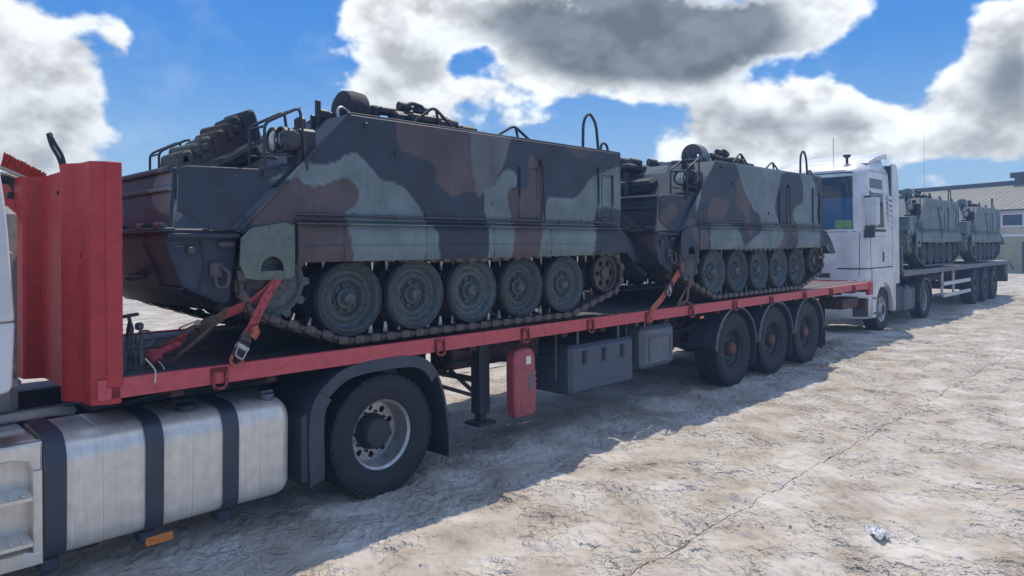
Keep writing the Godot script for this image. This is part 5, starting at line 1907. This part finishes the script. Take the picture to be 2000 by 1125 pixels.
	t.rotation = Vector3(0, -0.05, -0.42)
	m = Mb.new()
	m.bb(-0.15, 0.17, 0.0, 0.022, -0.03, 0.03, 0.008)
	obj("back", m, M.wood_pale, t)
	m = Mb.new()
	var rng := RandomNumberGenerator.new()
	rng.seed = 4
	for i in 30:
		for j in 5:
			var b := Vector3(-0.145 + 0.0098 * i, 0.022, -0.024 + 0.012 * j)
			var tip := b + Vector3(rng.randf_range(-0.014, 0.010) - 0.012, 0.095 + rng.randf_range(-0.006, 0.006) - 0.0007 * i, rng.randf_range(-0.012, 0.012) + (j - 2) * 0.005)
			m.tube([b, b.lerp(tip, 0.5) + Vector3(0.003, 0, 0), tip], 0.0058, 4)
	var br := obj("bristles", m, M.bristle, t)
	br.set_meta("kind", "stuff")
	# bent lever standing up behind the headboard
	t = thing("bent_lever", "black bent metal lever standing up above the red headboard", "lever", Vector3.ZERO)
	m = Mb.new()
	m.tube(smooth_path(v3([2.20, 2.40, -1.00, 2.185, 2.62, -1.00, 2.17, 2.72, -1.00, 2.13, 2.80, -1.00, 2.10, 2.86, -1.00])), 0.013, 8)
	m.tube(smooth_path(v3([2.175, 2.40, -1.00, 2.165, 2.62, -1.00, 2.145, 2.71, -1.00, 2.105, 2.79, -1.00, 2.085, 2.86, -1.00])), 0.012, 8)
	m.tube([Vector3(2.085, 2.865, -1.01), Vector3(2.10, 2.872, -0.99)], 0.018, 8)
	obj("rod", m, M.dark, t)

	# whip aerials
	for q in [[Vector3(12.5, 3.05, -1.6), 0.55, "thin whip aerial on the second carrier's roof"], [Vector3(26.6, 3.1, -1.7), 2.55, "tall whip aerial rising behind the two far carriers"]]:
		m = Mb.new()
		m.tube([q[0], q[0] + Vector3(0.01, q[1], 0)], 0.006, 6, false, 0.003)
		m.lathe(prof([0.05, 0, 0.05, 0.03, 0.02, 0.10, 0.0, 0.10]), 10, Transform3D(Basis(Vector3.RIGHT, -PI / 2), q[0] - Vector3(0, 0.02, 0)))
		tag(obj("whip_aerial", m, M.grey_plastic), q[2], "aerial")

	# loose crumbs of concrete
	var crumb := Mb.new()
	crumb.prism(v2([-0.5, -0.3, 0.1, -0.5, 0.55, -0.1, 0.3, 0.45, -0.35, 0.4]), -0.28, 0.30, Transform3D(), 0.14)
	var mm := MultiMesh.new()
	mm.transform_format = MultiMesh.TRANSFORM_3D
	mm.mesh = crumb.done()
	mm.instance_count = 700
	var rc := RandomNumberGenerator.new()
	rc.seed = 61
	for k in 700:
		var p := Vector3(rc.randf_range(2.2, 16.0), 0.0, rc.randf_range(-0.4, 4.4))
		if k % 3 == 0: p.z = 2.25 + rc.randfn(0.0, 0.07)
		if k % 3 == 1: p = Vector3(4.0 + floorf(rc.randf() * 5.0) * 1.7 + rc.randfn(0.0, 0.25), 0.0, 0.9 + 0.6 * floorf(rc.randf() * 5.0) + rc.randfn(0.0, 0.12))
		var sz := 0.006 + 0.016 * rc.randf() ** 3
		mm.set_instance_transform(k, Transform3D(Basis.from_euler(Vector3(rc.randf() * 6, rc.randf() * 6, rc.randf() * 6)).scaled(Vector3.ONE * sz), p + Vector3(0, 0.008, 0)))
	var gm := MultiMeshInstance3D.new()
	gm.name = "gravel"
	gm.multimesh = mm
	gm.material_override = M.concrete
	add_child(gm, true)
	gm.set_meta("kind", "stuff")
	tag(gm, "loose crumbs of concrete scattered over the yard", "gravel")

	# scrap of white paper on the yard
	m = Mb.new()
	var nz := FastNoiseLite.new()
	nz.seed = 8
	nz.frequency = 0.35
	var pr := []
	for i in 13:
		var row := []
		for j in 10:
			var u := i / 12.0 - 0.5
			var v := j / 9.0 - 0.5
			var w := 0.5 + 0.5 * cos(u * 3.0)
			row.append(Vector3(u * 0.20 + 0.02 * nz.get_noise_2d(i * 3, j * 3), 0.012 + 0.075 * absf(nz.get_noise_2d(i * 2.2 + 50, j * 2.2)) + 0.03 * maxf(0.0, 0.5 - absf(u) - absf(v)), v * 0.13 * w + 0.02 * nz.get_noise_2d(i * 2 + 90, j * 2)))
		pr.append(row)
	m.grid(pr, true, false)
	m.grid(pr.map(func(r): return r.map(func(v): return v + Vector3(0, -0.003, 0))), false, false)
	var pp := tag(obj("paper_scrap", m, M.paper), "crumpled white scrap of paper on the sunlit concrete", "litter")
	pp.position = Vector3(6.15, 0.004, 3.16)
	pp.rotation.y = 0.9


# ---------------------------------------------------------------- ground and building
func make_ground() -> void:
	var m := Mb.new()
	m.face([Vector3(-500, -0.022, -500), Vector3(500, -0.022, -500), Vector3(500, -0.022, 500), Vector3(-500, -0.022, 500)], Vector3.UP)
	var g := obj("ground", m, M.concrete)
	g.set_meta("kind", "structure")
	g.set_meta("label", "wide yard of worn pale concrete")
	var n := FastNoiseLite.new()
	n.seed = 12
	n.frequency = 0.9
	n.fractal_octaves = 5
	var c := FastNoiseLite.new()
	c.seed = 14
	c.noise_type = FastNoiseLite.TYPE_CELLULAR
	c.cellular_return_type = FastNoiseLite.RETURN_DISTANCE2_SUB
	c.frequency = 0.9
	var w := FastNoiseLite.new()
	w.seed = 15
	w.frequency = 1.6
	w.fractal_octaves = 4
	var pit := FastNoiseLite.new()
	pit.seed = 19
	pit.frequency = 2.4
	pit.fractal_octaves = 4
	for iz in range(-4, 5):
		for ix in range(-1, 4):
			var x0 := ix * 16.0 + 1.0
			var z0 := -0.75 + 3.0 * iz
			var step := 0.5
			if (iz == 0 or iz == 1) and (ix == 0): step = 0.022
			elif (iz == 0 or iz == 1) and (ix == 1): step = 0.06
			elif iz >= -1 and iz <= 2 and ix >= 0 and ix <= 2: step = 0.12
			m = Mb.new()
			_slab(m, x0 + 0.003, x0 + 15.997, z0 + 0.003, z0 + 2.997, step, n, c, w, pit)
			var s := obj("concrete_slab", m, M.concrete, g)


func _slab(m: Mb, x0: float, x1: float, z0: float, z1: float, step: float, n: FastNoiseLite, c: FastNoiseLite, w: FastNoiseLite, pit: FastNoiseLite) -> void:
	var nx := int((x1 - x0) / step)
	var nz := int((z1 - z0) / step)
	var st := PackedVector3Array()
	var idx := PackedInt32Array()
	var fine := step < 0.2
	for i in nx + 1:
		var x := lerpf(x0, x1, float(i) / nx)
		for j in nz + 1:
			var z := lerpf(z0 + 0.016 * w.get_noise_2d(x * 1.5, z0 * 7.0), z1 + 0.016 * w.get_noise_2d(x * 1.5, (z1 + 0.006) * 7.0), float(j) / nz) if fine else lerpf(z0, z1, float(j) / nz)
			var y := 0.0
			if fine:
				var a := w.get_noise_2d(x, z)
				y = n.get_noise_2d(x * 1.4, z * 1.4) * 0.012 + absf(n.get_noise_2d(x * 5.0 + 31.0, z * 5.0)) * 0.016 * clampf(0.6 + 2.0 * n.get_noise_2d(x * 0.5, z * 0.5 + 60.0), 0.1, 1.6)
				var q := n.get_noise_2d(x * 1.5 + 70.0 + a * 0.3, z * 1.5) * 4.5 + a      # spalled layers with crisp edges
				y += (floorf(q) + smoothstep(0.0, 0.18, q - floorf(q))) * 0.0105
				var e := c.get_noise_2d(x + a * 0.8, z + w.get_noise_2d(x + 40.0, z) * 0.8) + 1.0
				if e < 0.085 and a > -0.10: y -= 0.045 * (1.0 - e / 0.085)
				var p := pit.get_noise_2d(x, z)
				if p > 0.34: y -= minf(0.022, (p - 0.34) * 0.16)
				var edge := minf(minf(x - x0, x1 - x), minf(z - z0, z1 - z))
				if edge < 0.05: y -= 0.006 * (1.0 - edge / 0.05) * (1.0 + 1.5 * a)
			st.append(Vector3(x, y, z))
	for i in nx:
		for j in nz:
			var a := i * (nz + 1) + j
			var b := a + nz + 1
			idx.append_array([a, b, a + 1, a + 1, b, b + 1])
	# edge faces so that each slab has thickness
	var base := st.size()
	for q in [[Vector3(x0, 0, z0), Vector3(x1, 0, z0)], [Vector3(x1, 0, z0), Vector3(x1, 0, z1)], [Vector3(x1, 0, z1), Vector3(x0, 0, z1)], [Vector3(x0, 0, z1), Vector3(x0, 0, z0)]]:
		var o := st.size()
		st.append(q[0] + Vector3(0, -0.012, 0)); st.append(q[1] + Vector3(0, -0.012, 0)); st.append(q[1] + Vector3(0, -0.06, 0)); st.append(q[0] + Vector3(0, -0.06, 0))
		idx.append_array([o, o + 1, o + 2, o, o + 2, o + 3])
	m.st.clear()
	m.st.begin(Mesh.PRIMITIVE_TRIANGLES)
	m.st.set_smooth_group(0)
	for v in st: m.st.add_vertex(v)
	for i in idx: m.st.add_index(i)


func make_building() -> void:
	# own axes: x along the facade to the right, z out of the facade
	var a := Vector3(56.9, 0, -3.9)
	var dir := Vector3(0.381, 0, -0.924).normalized()
	var t := thing("low_building", "long low beige building with shallow sheet roof, beyond the second lorry", "building", a, 0.0)
	t.basis = Basis(-dir, Vector3.UP, (-dir).cross(Vector3.UP))
	var m := Mb.new()
	m.bb(-34, 16, -0.05, 2.35, 0.0, -12.0, 0.02)
	obj("wall", m, M.wall_beige, t)
	m = Mb.new()
	m.bb(-34, 16, 2.35, 4.10, -0.01, -12.0, 0.01)
	obj("upper_wall", m, M.wall_pale, t)
	m = Mb.new()
	m.bb(-34.1, 16.1, 2.34, 2.52, 0.06, -0.05, 0.01)
	obj("ledge", m, M.window_frame, t)
	m = Mb.new()
	m.bb(-34.2, 16.2, 3.96, 4.12, 0.35, -0.05, 0.02)
	obj("fascia", m, M.window_frame, t)
	m = Mb.new()
	m.tube([Vector3(-34.2, 4.10, 0.42), Vector3(16.2, 4.10, 0.42)], 0.07, 8)
	obj("gutter", m, M.dark, t)
	var x := -33.0
	while x < 15.0:                                    # a band of windows
		m = Mb.new()
		for q in [[x, x + 2.8, 2.98, 3.09], [x, x + 2.8, 3.80, 3.92], [x, x + 0.10, 3.09, 3.80], [x + 2.70, x + 2.80, 3.09, 3.80], [x + 1.36, x + 1.45, 3.09, 3.80]]:
			m.bb(q[0], q[1], q[2], q[3], 0.05, -0.06, 0.006)
		var w := obj("window", m, M.window_frame, t)
		m = Mb.new()
		m.bb(x + 0.10, x + 2.70, 3.09, 3.80, 0.012, -0.03, 0.004)
		obj("pane", m, M.glass, w)
		x += 2.9
	m = Mb.new()
	m.bb(0.2, 1.9, 0.0, 2.0, 0.03, -0.04, 0.01)
	obj("door", m, M.roof_edge, t)
	# roof slope of lapped sheets
	var rise := Vector3(0, 2.15, -7.0)
	var sheets := 26
	for k in sheets:
		var xa := -34.3 + 50.6 * k / sheets
		var xb := -34.3 + 50.6 * (k + 1) / sheets + 0.05
		m = Mb.new()
		var b := Vector3(0, 4.12 + 0.004 * (k % 2), 0.40)
		m.face([b + Vector3(xa, 0, 0), b + Vector3(xb, 0, 0), b + Vector3(xb, 0, 0) + rise, b + Vector3(xa, 0, 0) + rise], Vector3(0, 1, 0.3))
		for j in 4:
			var xr := lerpf(xa, xb, (j + 0.5) / 4.0)
			m.bar(b + Vector3(xr, 0.012, 0), b + Vector3(xr, 0.012, 0) + rise, 0.05, 0.03, 0.008)
		obj("roof_sheet", m, M.roof_sheet, t)
	m = Mb.new()
	m.bb(-34.4, 16.4, 6.12, 6.58, -6.5, -6.9, 0.03)
	obj("ridge", m, M.roof_edge, t)
	m = Mb.new()
	m.face([Vector3(-34.3, 6.24, -6.6), Vector3(16.3, 6.24, -6.6), Vector3(16.3, 4.05, -12.4), Vector3(-34.3, 4.05, -12.4)], Vector3(0, 1, -0.3))
	obj("rear_roof", m, M.roof_sheet, t)
	for xv in [-3.9, -16.0]:
		m = Mb.new()
		m.bb(xv - 0.25, xv + 0.25, 6.2, 6.75, -6.4, -6.9, 0.03)
		m.bb(xv - 0.48, xv + 0.48, 6.75, 7.15, -6.2, -7.1, 0.05)
		obj("roof_vent", m, M.roof_edge, t)


# ---------------------------------------------------------------- the scene
func _ready() -> void:
	var cam := Camera3D.new()
	cam.name = "camera"
	cam.projection = Camera3D.PROJECTION_FRUSTUM
	cam.near = 0.1
	cam.far = 1500.0
	cam.keep_aspect = Camera3D.KEEP_HEIGHT
	cam.size = 0.1 * 1125.0 / 1374.43
	cam.frustum_offset = Vector2(0, -0.1 * (562.5 - 475.82) / 1374.43)
	var yaw := 0.792383
	var pit := 0.0017855
	var rol := -0.0079543
	var F := Vector3(sin(yaw) * cos(pit), sin(pit), -cos(yaw) * cos(pit))
	var R := Vector3(cos(yaw), 0, sin(yaw))
	var U := R.cross(F)
	var R2 := R * cos(rol) + U * sin(rol)
	var U2 := U * cos(rol) - R * sin(rol)
	cam.transform = Transform3D(Basis(R2, U2, -F), Vector3(0.841, 2.065, 4.820))
	add_child(cam)
	cam.current = true

	var env := Environment.new()
	env.background_mode = Environment.BG_SKY
	env.sky = Sky.new()
	env.sky.sky_material = make_sky()
	env.background_energy_multiplier = 1.0
	env.tonemap_mode = Environment.TONE_MAPPER_LINEAR
	env.tonemap_exposure = 1.28
	env.fog_enabled = true
	env.fog_density = 0.0042
	env.fog_light_color = Color(0.66, 0.82, 1.0)
	env.sdfgi_enabled = true
	env.ssao_enabled = true
	env.ssil_enabled = true
	var we := WorldEnvironment.new()
	we.name = "world"
	we.environment = env
	add_child(we)
	var sun := DirectionalLight3D.new()
	sun.name = "sun"
	sun.light_energy = 0.95
	sun.light_color = Color(1.0, 0.945, 0.86)
	sun.light_angular_distance = 0.5
	sun.shadow_enabled = true
	add_child(sun)
	sun.look_at_from_position(Vector3(0.57, 1.0, -0.24) * 10.0, Vector3.ZERO, Vector3.UP)

	make_materials()
	var m := Mb.new()
	shoe_shape(m, Transform3D())
	M.shoe_mesh = m.done()
	m = Mb.new()
	horn_shape(m, Transform3D())
	M.horn_mesh = m.done()
	M.wheel_meshes = road_wheel_meshes()
	M.tyre_drive = tyre_mesh(0.50, 0.29, 0.29)
	M.tyre_trailer = tyre_mesh(0.53, 0.36, 0.275)
	M.rim_drive = drive_rim_mesh()
	M.hub_drive = drive_hub_mesh()
	M.rim_trailer = trailer_rim_mesh()
	M.rim_steer = steer_rim_mesh()

	make_ground()
	make_building()
	make_trailer_one()
	make_front_tractor()
	make_second_tractor()
	make_trailer_two()
	make_carrier("large camouflaged tracked carrier in green, brown and black, directly behind the red headboard", Vector3(3.96, 1.245, -0.01), 1.0, M.camo, 2)
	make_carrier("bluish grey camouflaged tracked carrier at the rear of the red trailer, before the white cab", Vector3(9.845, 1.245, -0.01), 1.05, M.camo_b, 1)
	make_carrier("grey-green tracked carrier just behind the white tractor unit's cab", Vector3(22.35, 1.335, -0.58), 1.02, M.camo_c, 0)
	make_carrier("grey-green tracked carrier at the tail of the grey trailer, farthest away", Vector3(28.45, 1.335, -0.58), 1.0, M.camo_c, 0)
	make_track_bundle(Vector3(3.33, 2.66, -1.0), 1.0)
	make_lashings()
